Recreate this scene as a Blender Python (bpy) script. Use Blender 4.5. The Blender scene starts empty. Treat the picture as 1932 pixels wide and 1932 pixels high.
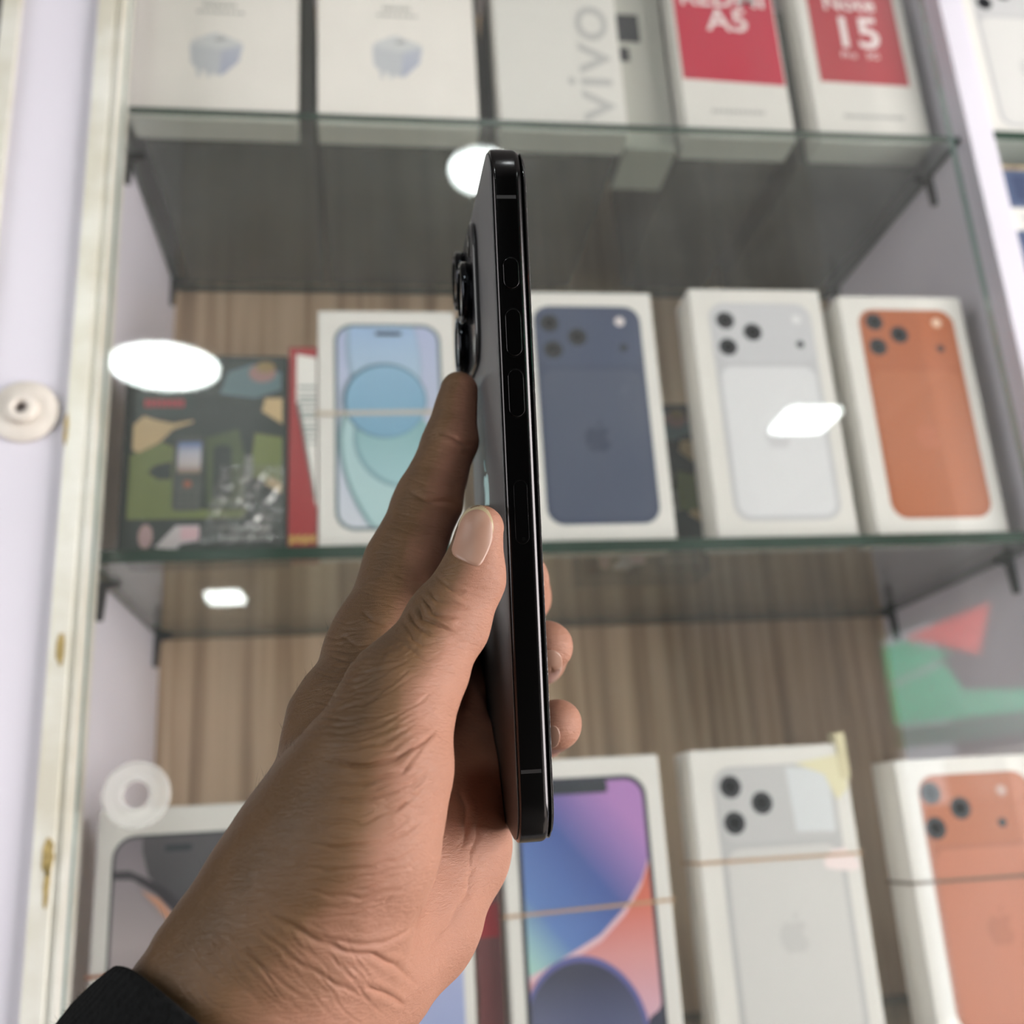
import bpy, bmesh, math, random
import numpy as np
from mathutils import Matrix, Vector

# ------------------------------------------------------------------ camera
FPX = 1938.33           # focal length in pixels of the 1932 px frame
CX = 966.0
ZC = 1.35               # height of the camera above the shop floor
RC = np.array([[0.99009667, 0.01656427, 0.13940661],
               [-0.12769879, -0.30628044, 0.94333733],
               [-0.05832321, 0.9517972, 0.30113201]])   # columns: camera right, up, forward in the world
scene = bpy.context.scene
COL = scene.collection
cam_data = bpy.data.cameras.new('camera')
cam = bpy.data.objects.new('camera', cam_data)
COL.objects.link(cam)
cam_data.sensor_width = 36.0
cam_data.lens = 36.0 * FPX / 1932.0
cam_data.clip_start = 0.01
cam_data.clip_end = 60
cam.matrix_world = Matrix(((RC[0, 0], RC[0, 1], -RC[0, 2], 0),
                           (RC[1, 0], RC[1, 1], -RC[1, 2], 0),
                           (RC[2, 0], RC[2, 1], -RC[2, 2], ZC),
                           (0, 0, 0, 1)))
cam_data.dof.use_dof = True
cam_data.dof.focus_distance = 0.222
cam_data.dof.aperture_fstop = cam_data.lens / 2.7
scene.camera = cam

# ------------------------------------------------------------------ light and exposure
scene.view_settings.view_transform = 'Standard'
scene.view_settings.look = 'None'
scene.view_settings.exposure = 0.0
scene.view_settings.gamma = 1.0
scene.view_settings.use_curve_mapping = False
cy = scene.cycles
cy.max_bounces, cy.diffuse_bounces, cy.glossy_bounces, cy.transmission_bounces, cy.transparent_max_bounces = 6, 3, 4, 3, 14
cy.adaptive_threshold = 0.025
cy.caustics_reflective = cy.caustics_refractive = False
world = bpy.data.worlds.new('sky')
scene.world = world
world.use_nodes = True
bgn = world.node_tree.nodes['Background']
bgn.inputs[0].default_value = (0.86, 0.93, 1.0, 1)
bgn.inputs[1].default_value = 2.5


def light(name, kind, loc, target, power, color=(1, 1, 1), size=(1, 1)):
    l = bpy.data.lights.new(name, kind)
    l.energy = power
    l.color = color
    if kind == 'AREA':
        l.shape = 'RECTANGLE'
        l.size, l.size_y = size
    o = bpy.data.objects.new(name, l)
    COL.objects.link(o)
    o.location = loc
    o.rotation_euler = (Vector(target) - Vector(loc)).to_track_quat('-Z', 'Y').to_euler()
    return o


# daylight that falls into the shop through its open front on the right
light('shopfront_daylight', 'AREA', (1.70, -0.33, ZC - 0.05), (0.0, 0.20, ZC + 0.05), 61.0, (1.0, 0.97, 0.945), (1.05, 1.3))
# soft fill light added on the left to lift the hand and stile
light('left_fill_light', 'AREA', (-1.60, -0.55, ZC + 0.10), (0.0, 0.40, ZC + 0.05), 22.0, (1.0, 0.985, 0.97), (1.1, 1.3))
sun = light('sun', 'SUN', (4.1, -5.7, 4.6), (2.1, -2.3, 1.8), 40.0, (1, 0.95, 0.88))
sun.data.angle = 0.02

# ------------------------------------------------------------------ helpers
def lin(c):
    return tuple(((v / 255) / 12.92 if v / 255 <= 0.04045 else ((v / 255 + 0.055) / 1.055) ** 2.4) for v in c)


class NT:
    def __init__(self, name):
        self.m = bpy.data.materials.new(name)
        self.m.use_nodes = True
        self.t = self.m.node_tree
        self.b = self.t.nodes.get('Principled BSDF')
        self.out = self.t.nodes.get('Material Output')

    def n(self, kind, **kw):
        x = self.t.nodes.new(kind)
        for k, v in kw.items():
            if k.startswith('i_'):
                x.inputs[int(k[2:])].default_value = v
            else:
                setattr(x, k, v)
        return x

    def l(self, a, b):
        self.t.links.new(a, b)


MATS = {}


def mat(name, col, rough=0.5, metal=0.0, spec=0.5, var=0.0, vscale=20.0, bump=0.0, bscale=200.0, emit=None, coat=0.0, trans=0.0, stretch=None):
    """plain procedural surface; var = lightness variation from a noise, bump = fine relief"""
    if name in MATS:
        return MATS[name]
    t = NT(name)
    b = t.b
    c = tuple(col) + (1,)
    b.inputs['Base Color'].default_value = c
    b.inputs['Roughness'].default_value = rough
    b.inputs['Metallic'].default_value = metal
    b.inputs['Specular IOR Level'].default_value = spec
    b.inputs['Coat Weight'].default_value = coat
    if emit:
        b.inputs['Emission Color'].default_value = tuple(emit[0]) + (1,)
        b.inputs['Emission Strength'].default_value = emit[1]
    tc = t.n('ShaderNodeTexCoord')
    src = tc.outputs['Object']
    if stretch:
        mp = t.n('ShaderNodeMapping')
        mp.inputs['Scale'].default_value = stretch
        t.l(src, mp.inputs['Vector'])
        src = mp.outputs[0]
    if var > 0:
        ns = t.n('ShaderNodeTexNoise')
        ns.inputs['Scale'].default_value = vscale
        ns.inputs['Detail'].default_value = 5
        t.l(src, ns.inputs['Vector'])
        rp = t.n('ShaderNodeValToRGB')
        rp.color_ramp.elements[0].position = 0.3
        rp.color_ramp.elements[1].position = 0.7
        rp.color_ramp.elements[0].color = tuple(v * (1 - var) for v in col) + (1,)
        rp.color_ramp.elements[1].color = tuple(min(1, v * (1 + var)) for v in col) + (1,)
        t.l(ns.outputs['Fac'], rp.inputs[0])
        t.l(rp.outputs[0], b.inputs['Base Color'])
    if bump > 0:
        n2 = t.n('ShaderNodeTexNoise')
        n2.inputs['Scale'].default_value = bscale
        n2.inputs['Detail'].default_value = 4
        t.l(src, n2.inputs['Vector'])
        bp = t.n('ShaderNodeBump')
        bp.inputs['Strength'].default_value = bump
        bp.inputs['Distance'].default_value = 0.001
        t.l(n2.outputs['Fac'], bp.inputs['Height'])
        t.l(bp.outputs[0], b.inputs['Normal'])
    MATS[name] = t.m
    return t.m


def grad(name, stops, axis='Z', lo=0.0, hi=1.0, rough=0.35, spec=0.5, tilt=0.0):
    """printed colour gradient along an axis of the object"""
    t = NT(name)
    tc = t.n('ShaderNodeTexCoord')
    sp = t.n('ShaderNodeSeparateXYZ')
    t.l(tc.outputs['Object'], sp.inputs[0])
    src = sp.outputs[axis]
    if tilt:
        ma = t.n('ShaderNodeMath', operation='MULTIPLY_ADD')
        t.l(sp.outputs['X'], ma.inputs[0])
        ma.inputs[1].default_value = tilt
        t.l(src, ma.inputs[2])
        src = ma.outputs[0]
    mr = t.n('ShaderNodeMapRange')
    mr.inputs[1].default_value = lo
    mr.inputs[2].default_value = hi
    t.l(src, mr.inputs[0])
    rp = t.n('ShaderNodeValToRGB')
    el = rp.color_ramp.elements
    while len(el) < len(stops):
        el.new(0.5)
    for e, (p, c) in zip(el, stops):
        e.position = p
        e.color = tuple(c) + (1,)
    t.l(mr.outputs[0], rp.inputs[0])
    t.l(rp.outputs[0], t.b.inputs['Base Color'])
    t.b.inputs['Roughness'].default_value = rough
    t.b.inputs['Specular IOR Level'].default_value = spec
    return t.m


def glass_mat(name, tint, r0=0.04, dirt_haze=0.0):
    """thin architectural glass: clear body with Schlick reflection"""
    t = NT(name)
    t.t.nodes.remove(t.b)
    ge = t.n('ShaderNodeNewGeometry')
    dp = t.n('ShaderNodeVectorMath', operation='DOT_PRODUCT')
    t.l(ge.outputs['Normal'], dp.inputs[0])
    t.l(ge.outputs['Incoming'], dp.inputs[1])
    ab = t.n('ShaderNodeMath', operation='ABSOLUTE')
    t.l(dp.outputs['Value'], ab.inputs[0])
    om = t.n('ShaderNodeMath', operation='SUBTRACT')
    om.inputs[0].default_value = 1.0
    t.l(ab.outputs[0], om.inputs[1])
    pw = t.n('ShaderNodeMath', operation='POWER')
    t.l(om.outputs[0], pw.inputs[0])
    pw.inputs[1].default_value = 5.0
    ma = t.n('ShaderNodeMath', operation='MULTIPLY_ADD')
    t.l(pw.outputs[0], ma.inputs[0])
    ma.inputs[1].default_value = 1 - r0
    ma.inputs[2].default_value = r0
    tr = t.n('ShaderNodeBsdfTransparent')
    tr.inputs[0].default_value = tuple(tint) + (1,)
    gl = t.n('ShaderNodeBsdfGlossy')
    gl.inputs['Roughness'].default_value = 0.02
    mx = t.n('ShaderNodeMixShader')
    t.l(ma.outputs[0], mx.inputs[0])
    t.l(tr.outputs[0], mx.inputs[1])
    t.l(gl.outputs[0], mx.inputs[2])
    last = mx.outputs[0]
    if dirt_haze > 0:
        df = t.n('ShaderNodeBsdfDiffuse')
        df.inputs[0].default_value = (0.8, 0.83, 0.82, 1)
        ns = t.n('ShaderNodeTexNoise')
        ns.inputs['Scale'].default_value = 9
        ns.inputs['Detail'].default_value = 6
        mr = t.n('ShaderNodeMapRange')
        mr.inputs[1].default_value = 0.35
        mr.inputs[2].default_value = 0.8
        mr.inputs[3].default_value = dirt_haze * 0.3
        mr.inputs[4].default_value = dirt_haze * 1.6
        t.l(ns.outputs['Fac'], mr.inputs[0])
        m2 = t.n('ShaderNodeMixShader')
        t.l(mr.outputs[0], m2.inputs[0])
        t.l(last, m2.inputs[1])
        t.l(df.outputs[0], m2.inputs[2])
        last = m2.outputs[0]
    t.l(last, t.out.inputs['Surface'])
    return t.m


def mesh_obj(name, verts, faces, m=None, parent=None, smooth=False):
    me = bpy.data.meshes.new(name)
    me.from_pydata([tuple(v) for v in verts], [], [tuple(f) for f in faces])
    me.update()
    return link(name, me, m, parent, smooth)


def link(name, me, m=None, parent=None, smooth=False):
    o = bpy.data.objects.new(name, me)
    COL.objects.link(o)
    if m is not None and len(me.materials) == 0:
        me.materials.append(m)
    if parent is not None:
        o.parent = parent
    if smooth:
        for p in me.polygons:
            p.use_smooth = True
    return o


def bm_obj(name, bm, m=None, parent=None, smooth=False):
    bmesh.ops.recalc_face_normals(bm, faces=bm.faces[:])
    me = bpy.data.meshes.new(name)
    bm.to_mesh(me)
    bm.free()
    return link(name, me, m, parent, smooth)


def box(name, x0, x1, y0, y1, z0, z1, m=None, parent=None, bevel=0.0, seg=2):
    bm = bmesh.new()
    bmesh.ops.create_cube(bm, size=1)
    for v in bm.verts:
        v.co = Vector(((x0 + x1) / 2 + v.co.x * (x1 - x0), (y0 + y1) / 2 + v.co.y * (y1 - y0), (z0 + z1) / 2 + v.co.z * (z1 - z0)))
    if bevel > 0:
        bmesh.ops.bevel(bm, geom=bm.edges[:], offset=bevel, segments=seg, affect='EDGES', profile=0.5)
    return bm_obj(name, bm, m, parent)


def plate(name, pts, y, th, m, parent=None):
    """flat printed or cut piece: outline in (x, z), front at y - th, back at y"""
    pts = [tuple(p) for p in pts]
    bm = bmesh.new()
    vs = [bm.verts.new((p[0], y, p[1])) for p in pts]
    f = bm.faces.new(vs)
    r = bmesh.ops.extrude_face_region(bm, geom=[f])
    for v in r['geom']:
        if isinstance(v, bmesh.types.BMVert):
            v.co.y -= th
    return bm_obj(name, bm, m, parent)


def rrect(x0, x1, z0, z1, r, n=8):
    out = []
    for cx, cz, a0 in ((x1 - r, z1 - r, 0), (x0 + r, z1 - r, 90), (x0 + r, z0 + r, 180), (x1 - r, z0 + r, 270)):
        for i in range(n + 1):
            a = math.radians(a0 + 90 * i / n)
            out.append((cx + r * math.cos(a), cz + r * math.sin(a)))
    return out


def ell(cx, cz, rx, rz, n=40, rot=0.0):
    c, s = math.cos(rot), math.sin(rot)
    out = []
    for i in range(n):
        a = 2 * math.pi * i / n
        x, z = rx * math.cos(a), rz * math.sin(a)
        out.append((cx + x * c - z * s, cz + x * s + z * c))
    return out


def clip(poly, reg):
    """Sutherland-Hodgman; reg convex, counter-clockwise"""
    out = list(poly)
    for i in range(len(reg)):
        a, b = reg[i], reg[(i + 1) % len(reg)]
        inp, out = out, []
        if not inp:
            return []
        side = lambda p: (b[0] - a[0]) * (p[1] - a[1]) - (b[1] - a[1]) * (p[0] - a[0])
        for j in range(len(inp)):
            p, q = inp[j - 1], inp[j]
            sp, sq = side(p), side(q)
            if (sp >= 0) != (sq >= 0):
                t = sp / (sp - sq)
                out.append((p[0] + (q[0] - p[0]) * t, p[1] + (q[1] - p[1]) * t))
            if sq >= 0:
                out.append(q)
    res = []
    for p in out:
        if not res or (abs(p[0] - res[-1][0]) + abs(p[1] - res[-1][1])) > 1e-7:
            res.append(p)
    return res


def lathe(name, prof, m, parent=None, n=48, axis='Y'):
    """profile of (radius, offset towards the viewer) turned about the -Y axis"""
    vs, fs = [], []
    k = len(prof)
    for i in range(n):
        a = 2 * math.pi * i / n
        for r, h in prof:
            vs.append((r * math.cos(a), -h, r * math.sin(a)) if axis == 'Y' else (r * math.cos(a), r * math.sin(a), h))
    for i in range(n):
        for j in range(k - 1):
            a, b = i * k + j, ((i + 1) % n) * k + j
            fs.append((a, b, b + 1, a + 1))
    bm = bmesh.new()
    bv = [bm.verts.new(v) for v in vs]
    for f in fs:
        try:
            bm.faces.new([bv[i] for i in f])
        except ValueError:
            pass
    bmesh.ops.remove_doubles(bm, verts=bm.verts[:], dist=1e-6)
    return bm_obj(name, bm, m, parent, smooth=True)


def text(name, s, size, x, z, y, m, parent, ex=0.00015, bold=0.0, rot=0.0, align='CENTER', sx=1.0):
    cu = bpy.data.curves.new(name, 'FONT')
    cu.body = s
    cu.size = size
    cu.extrude = ex
    cu.offset = bold
    cu.align_x = align
    tmp = bpy.data.objects.new(name, cu)
    COL.objects.link(tmp)
    bpy.context.view_layer.update()
    me = bpy.data.meshes.new_from_object(tmp.evaluated_get(bpy.context.evaluated_depsgraph_get()))
    bpy.data.objects.remove(tmp)
    M = Matrix.Translation((x, y, z)) @ Matrix.Rotation(-rot, 4, 'Y') @ Matrix.Rotation(math.pi / 2, 4, 'X') @ Matrix.Diagonal((sx, 1, 1, 1))
    me.transform(M)
    me.name = name
    me.materials.clear()
    return link(name, me, m, parent)


def empty(name, loc, rz=0.0):
    o = bpy.data.objects.new(name, None)
    COL.objects.link(o)
    o.location = loc
    o.rotation_euler = (0, 0, rz)
    o.empty_display_size = 0.02
    return o


def tag(o, label=None, cat=None, group=None, kind=None):
    if label:
        o['label'] = label
    if cat:
        o['category'] = cat
    if group:
        o['group'] = group
    if kind:
        o['kind'] = kind
    return o


def struct(o):
    o['kind'] = 'structure'
    return o

# ------------------------------------------------------------------ materials shared by the structure
M_lilac = mat('lilac_laminate', lin((222, 217, 228)), 0.38, var=0.03, vscale=6, bump=0.03, bscale=300)
M_white = mat('white_board', lin((205, 203, 208)), 0.5, var=0.03, vscale=8)
M_dark = mat('dark_paint', lin((52, 50, 50)), 0.7, var=0.15, vscale=4)
M_ceil = mat('ceiling_paint', lin((120, 118, 116)), 0.8, var=0.05, vscale=3)
M_floor = mat('floor_tile', lin((96, 92, 88)), 0.6, var=0.1, vscale=5)
M_shopwall = mat('shop_wall', lin((104, 101, 102)), 0.8, var=0.1, vscale=3)
M_black = mat('black_plastic', lin((26, 26, 27)), 0.45)
M_screw = mat('screw_steel', lin((200, 198, 195)), 0.3, metal=1.0)


def wood_mat():
    t = NT('wood_laminate')
    tc = t.n('ShaderNodeTexCoord')
    mp = t.n('ShaderNodeMapping')
    mp.inputs['Scale'].default_value = (34, 1, 0.9)
    t.l(tc.outputs['Object'], mp.inputs['Vector'])
    n1 = t.n('ShaderNodeTexNoise')
    n1.inputs['Scale'].default_value = 2.2
    n1.inputs['Detail'].default_value = 8
    n1.inputs['Distortion'].default_value = 0.6
    t.l(mp.outputs[0], n1.inputs['Vector'])
    rp = t.n('ShaderNodeValToRGB')
    el = rp.color_ramp.elements
    el[0].position, el[1].position = 0.32, 0.70
    el[0].color = lin((158, 131, 104)) + (1,)
    el[1].color = lin((232, 206, 174)) + (1,)
    e = el.new(0.5)
    e.color = lin((204, 176, 144)) + (1,)
    t.l(n1.outputs['Fac'], rp.inputs[0])
    t.l(rp.outputs[0], t.b.inputs['Base Color'])
    t.b.inputs['Roughness'].default_value = 0.45
    return t.m


M_wood = wood_mat()


def alu_mat():
    t = NT('aluminium_channel')
    tc = t.n('ShaderNodeTexCoord')
    ns = t.n('ShaderNodeTexNoise')
    ns.inputs['Scale'].default_value = 26
    ns.inputs['Detail'].default_value = 6
    t.l(tc.outputs['Object'], ns.inputs['Vector'])
    rp = t.n('ShaderNodeValToRGB')
    el = rp.color_ramp.elements
    el[0].position, el[1].position = 0.35, 0.6
    el[0].color = lin((222, 216, 200)) + (1,)
    el[1].color = lin((240, 237, 228)) + (1,)
    t.l(ns.outputs['Fac'], rp.inputs[0])
    t.l(rp.outputs[0], t.b.inputs['Base Color'])
    t.b.inputs['Metallic'].default_value = 0.3
    t.b.inputs['Roughness'].default_value = 0.42
    return t.m


M_alu = alu_mat()
M_pane = glass_mat('clear_pane', (0.985, 0.985, 0.98), 0.045, 0.028)  # pale diffuse film stands in for the veil of reflected shop light
M_shelf = glass_mat('shelf_glass', (0.92, 0.95, 0.93), 0.05, 0.025)
M_edge = mat('green_glass_edge', lin((38, 62, 50)), 0.12, spec=0.8, var=0.2, vscale=15)
M_paneedge = mat('pale_glass_edge', lin((140, 164, 160)), 0.15, spec=0.8, var=0.1, vscale=15)

# ------------------------------------------------------------------ the shop (camera side, seen only as reflections)
struct(box('floor', -2.0, 6.0, -6.0, 0.9, -0.1, 0.0, M_floor))
struct(box('ceiling', -2.0, 1.85, -6.0, 0.9, ZC + 1.27, ZC + 1.4, M_ceil))
struct(box('wall_left', -2.1, -2.0, -6.0, 0.9, 0, ZC + 1.27, M_shopwall))
wn = struct(box('added_window_1', -1.995, -1.96, -1.25, 0.15, ZC - 0.65, ZC + 0.85, mat('added_window_frame', lin((200, 200, 198)), 0.5), bevel=0.004))  # unseen window added to go with the left fill light
for k_ in range(2):
    pn_ = box('added_window_pane', -1.9595, -1.955, -1.20 + k_ * .69, -0.56 + k_ * .66, ZC - 0.60, ZC + 0.80, mat('added_window_glass', lin((190, 205, 215)), 0.1, spec=0.8), wn)
struct(box('wall_rear', -2.0, 1.85, -6.1, -6.0, 0, ZC + 1.27, M_shopwall))
struct(box('wall_right', 1.75, 1.85, -6.0, -2.36, 0, ZC + 1.27, M_dark))
struct(box('trim_1', 1.75, 1.85, -2.36, 0.9, ZC + 0.60, ZC + 1.27, M_dark))
struct(box('wall_back', -2.0, 1.85, 0.86, 0.96, 0, ZC + 1.27, M_dark))
struct(box('wall_street', 4.2, 4.35, -6.0, 2.0, 0, ZC + 1.6, mat('street_render', lin((96, 92, 92)), 0.8, var=0.3, vscale=2.2)))


def sheet(name, pts, th, m):
    """cloth cut to a corner list in space, with thickness"""
    P = [Vector(p) for p in pts]
    nrm = (P[1] - P[0]).cross(P[2] - P[0]).normalized() * th
    bm = bmesh.new()
    a = [bm.verts.new(p) for p in P]
    b = [bm.verts.new(p + nrm) for p in P]
    bm.faces.new(a)
    bm.faces.new(b[::-1])
    k = len(P)
    for i in range(k):
        bm.faces.new((a[i], a[(i + 1) % k], b[(i + 1) % k], b[i]))
    return bm_obj(name, bm, m)


def cloth(name, c, em=0.0):
    t = NT(name)
    tr = t.n('ShaderNodeBsdfTranslucent')
    tr.inputs[0].default_value = tuple(c) + (1,)
    mx = t.n('ShaderNodeMixShader')
    mx.inputs[0].default_value = 0.7
    t.b.inputs['Base Color'].default_value = tuple(c) + (1,)
    t.b.inputs['Roughness'].default_value = 0.9
    t.l(t.b.outputs[0], mx.inputs[1])
    t.l(tr.outputs[0], mx.inputs[2])
    t.l(mx.outputs[0], t.out.inputs['Surface'])
    return t.m


sl_ = empty('street_stall', (3.2, -3.1, 0))
for nm_, a_ in (('stall_counter', (-.15, .15, -1.4, 2.2, 0.0, ZC + .04)), ('goods_tray', (-.10, .10, -1.2, .0, ZC + .041, ZC + .27)), ('goods_tray', (-.10, .10, .06, 1.1, ZC + .041, ZC + .30)), ('goods_tray', (-.10, .10, 1.2, 2.1, ZC + .041, ZC + .24))):
    box(nm_, *a_, mat('stall_dark' if nm_ == 'stall_counter' else 'pale_goods', lin((70, 66, 64) if nm_ == 'stall_counter' else (222, 208, 202)), 0.7, var=0.3, vscale=7), sl_, bevel=0.02)
tag(sl_, 'pale street stall mirrored in the glass below the green awning', 'stall')
aw = empty('street_awning', (2.1, -2.3, ZC + 0.3))
for nm, pts, mm in (('canopy_panel', [(1.80, -2.42, .56), (1.93, -2.36, .60), (2.06, -2.27, .53), (1.86, -2.40, .44)], 'awning_green'),
                    ('canopy_panel', [(1.83, -2.41, .42), (2.04, -2.29, .50), (2.08, -2.27, .40), (2.42, -2.06, .37), (2.42, -2.06, .31), (1.82, -2.42, .30)], 'awning_green'),
                    ('valance', [(1.82, -2.42, .29), (2.42, -2.06, .30), (2.42, -2.06, .245), (1.82, -2.42, .215)], 'awning_green_dark')):
    o = sheet(nm, [(p[0], p[1], p[2] + ZC) for p in pts], 0.006, MATS.setdefault(mm, cloth(mm, (0.02, 0.70, 0.52) if mm == 'awning_green' else (0.02, 0.34, 0.27))))
    o.parent = aw
    o.matrix_parent_inverse = Matrix.Translation(-aw.location)
tag(aw, 'green cloth street awning mirrored at the right edge of the cabinet glass', 'awning')
pn = sheet('street_parasol_cloth', [(p[0], p[1], p[2] + ZC) for p in [(2.20, -2.20, .70), (1.94, -2.36, .61), (2.03, -2.29, .575), (2.14, -2.23, .52)]], 0.006, cloth('parasol_red', (0.9, 0.20, 0.13)))
tag(pn, 'red cloth flap of a street parasol mirrored above the green awning', 'parasol')


def ceiling_lamp(shape, x, y, rx, ry, strength, label, rz=0.0):
    e = empty('ceiling_lamp', (x, y, ZC + 1.27), rz)
    hm = mat('lamp_housing', lin((230, 230, 228)), 0.5)
    dm = mat('lamp_diffuser_%d' % int(strength), (1, 1, 1), 0.5, emit=((0.90, 1.0, 0.97), strength))
    if shape == 'round':
        lathe('housing', [(0, 0), (rx * 1.06, 0), (rx * 1.06, -0.016), (rx, -0.018), (rx * 0.98, -0.012), (0, -0.012)], hm, e, axis='Z')
        lathe('diffuser', [(0, -0.024), (rx * 0.9, -0.023), (rx * 0.975, -0.0185), (rx * 0.975, -0.0125), (0, -0.0125)], dm, e, axis='Z')
    elif shape == 'dome':
        lathe('housing', [(0, 0), (rx * 1.05, 0), (rx * 1.05, -0.014), (0, -0.014)], hm, e, axis='Z')
        lathe('diffuser', [(0, -0.0145)] + [(rx * math.cos(a), -0.0145 - rx * 0.75 * math.sin(a)) for a in np.linspace(0, math.pi / 2, 10)], dm, e, axis='Z')
    else:
        for nm, s, z0, z1, mm in (('housing', 1.05, -0.012, 0.0, hm), ('diffuser', 1.0, -0.018, -0.0122, dm)):
            bm = bmesh.new()
            f = bm.faces.new([bm.verts.new((p[0], p[1], z1)) for p in rrect(-rx * s, rx * s, -ry * s, ry * s, min(rx, ry) * 0.32)])
            r = bmesh.ops.extrude_face_region(bm, geom=[f])
            for v in r['geom']:
                if isinstance(v, bmesh.types.BMVert):
                    v.co.z = z0
            bm_obj(nm, bm, mm, e)
    tag(e, label, 'lamp')
    return e


ceiling_lamp('round', -0.532, -1.449, 0.142, 0.142, 48, 'large round white ceiling lamp mirrored as the widest oval over the camouflage box')
ceiling_lamp('dome', 0.228, -0.555, 0.058, 0.058, 40, 'small round ceiling lamp mirrored under the upper shelf beside the phone top')
ceiling_lamp('panel', 1.44, -1.84, 0.092, 0.10, 40, 'square white ceiling panel mirrored on the silver phone box on the middle shelf')
ceiling_lamp('panel', -0.73, -4.15, 0.088, 0.125, 40, 'far ceiling panel mirrored as a small oblong below the middle shelf')

# ------------------------------------------------------------------ the display cabinet
cab = empty('display_cabinet', (0.15, 0.70, 0))
tag(cab, 'white display cabinet with wood-grain back and aluminium edged stile', 'cabinet')
INV = Matrix.Translation((-0.15, -0.70, 0))


def cpart(o):
    o.parent = cab
    o.matrix_parent_inverse = INV
    return o


ZL0, ZL1 = ZC - 0.143, ZC - 0.135
ZM0, ZM1 = ZC + 0.1645, ZC + 0.1725
ZU0, ZU1 = ZC + 0.4770, ZC + 0.4825
ZT0 = ZC + 0.80
cpart(box('back_panel', -0.185, 1.1, 0.838, 0.858, ZC - 0.6, ZT0, M_wood))
cpart(box('side_panel', -0.185, -0.165, 0.590, 0.8375, ZC - 0.6, ZT0, M_lilac))
cpart(box('partition', 0.4465, 0.4670, 0.590, 0.8375, ZC - 0.6, ZT0, M_lilac, bevel=0.0008))
cpart(box('side_panel', 1.08, 1.10, 0.590, 0.8375, ZC - 0.6, ZT0, M_lilac))
cpart(box('top_board', -0.185, 1.1, 0.590, 0.858, ZT0, ZT0 + 0.02, M_white))
cpart(box('bottom_board', -0.185, 1.1, 0.590, 0.858, ZC - 0.62, ZC - 0.6, M_white))
cpart(box('stile', -0.2145, -0.1672, 0.566, 0.589, ZC - 0.62, ZT0 + 0.02, M_lilac))


def extrude_z(name, prof, z0, z1, m):
    bm = bmesh.new()
    f = bm.faces.new([bm.verts.new((p[0], p[1], z0)) for p in prof])
    r = bmesh.ops.extrude_face_region(bm, geom=[f])
    for v in r['geom']:
        if isinstance(v, bmesh.types.BMVert):
            v.co.z = z1
    return bm_obj(name, bm, m)


ch = cpart(extrude_z('aluminium_channel', [(-0.1668, 0.561), (-0.1568, 0.561), (-0.1562, 0.5625), (-0.1535, 0.5625), (-0.1530, 0.561), (-0.1512, 0.561),
                                           (-0.1512, 0.589), (-0.1535, 0.589), (-0.1535, 0.566), (-0.1640, 0.566), (-0.1640, 0.589), (-0.1668, 0.589)],
                     ZC - 0.62, ZT0 + 0.02, M_alu))
cpart(extrude_z('aluminium_channel', [(-0.2255, 0.561), (-0.2148, 0.561), (-0.2148, 0.589), (-0.2255, 0.589)], ZC - 0.62, ZT0 + 0.02, M_alu))
M_glue = mat('dried_glue', lin((168, 146, 92)), 0.5, var=0.3, vscale=300)
random.seed(3)
for gx, gz, rx, rz in ((-0.1606, ZC + 0.108, 0.0022, 0.0085), (-0.1590, ZC + 0.004, 0.0026, 0.009), (-0.1590, ZC - 0.010, 0.0014, 0.010), (-0.1665, ZC + 0.232, 0.0012, 0.010)):
    pts = [(gx + rx * (1 + random.uniform(-.25, .25)) * math.cos(a), gz + rz * (1 + random.uniform(-.2, .2)) * math.sin(a)) for a in np.linspace(0, 2 * math.pi, 18, endpoint=False)]
    g = plate('glue_stain', pts, 0.5609, 0.0003, M_glue)
    cpart(g)


def bracket(x, s, y, z, tall):
    """small black shelf bracket: arm under the glass, leg on the side panel, bright screw"""
    bm = bmesh.new()
    prof = [(0, 0.0), (s * 0.013, 0.0), (s * 0.013, -0.002), (s * 0.005, -0.004), (s * 0.0036, -tall), (0, -tall)]
    f = bm.faces.new([bm.verts.new((x + p[0], y - 0.006, z + p[1])) for p in prof])
    r = bmesh.ops.extrude_face_region(bm, geom=[f])
    for v in r['geom']:
        if isinstance(v, bmesh.types.BMVert):
            v.co.y += 0.0045
    o = cpart(bm_obj('shelf_bracket', bm, M_black))
    sc = lathe('screw', [(0, 0.0022), (0.0030, 0.0016), (0.0036, 0.0), (0, 0)], M_screw, None, 20)
    sc.location = (x + s * 0.0070, y - 0.0062, z - 0.0045)
    sc.parent = o
    sc.matrix_parent_inverse = INV
    return o


for z in (ZM0, ZU0):
    for y in (0.648, 0.820):
        bracket(-0.165, 1, y, z - 0.0003, 0.024)
        bracket(0.4465, -1, y, z - 0.0003, 0.024)


def shelf(x0, x1, z0, z1, label, grp=None):
    bm = bmesh.new()
    bmesh.ops.create_cube(bm, size=1)
    for v in bm.verts:
        v.co = Vector(((x0 + x1) / 2 + v.co.x * (x1 - x0), 0.718 + v.co.y * 0.236, (z0 + z1) / 2 + v.co.z * (z1 - z0)))
    bmesh.ops.bevel(bm, geom=[e for e in bm.edges if abs(e.verts[0].co.z - e.verts[1].co.z) < 1e-6], offset=0.0007, segments=1, affect='EDGES')
    bm.normal_update()
    for f in bm.faces:
        f.material_index = 0 if abs(f.normal.z) > 0.9 else 1
    o = bm_obj('glass_shelf', bm, M_shelf)
    o.data.materials.append(M_edge)
    tag(o, label, 'shelf')
    return o


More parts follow.
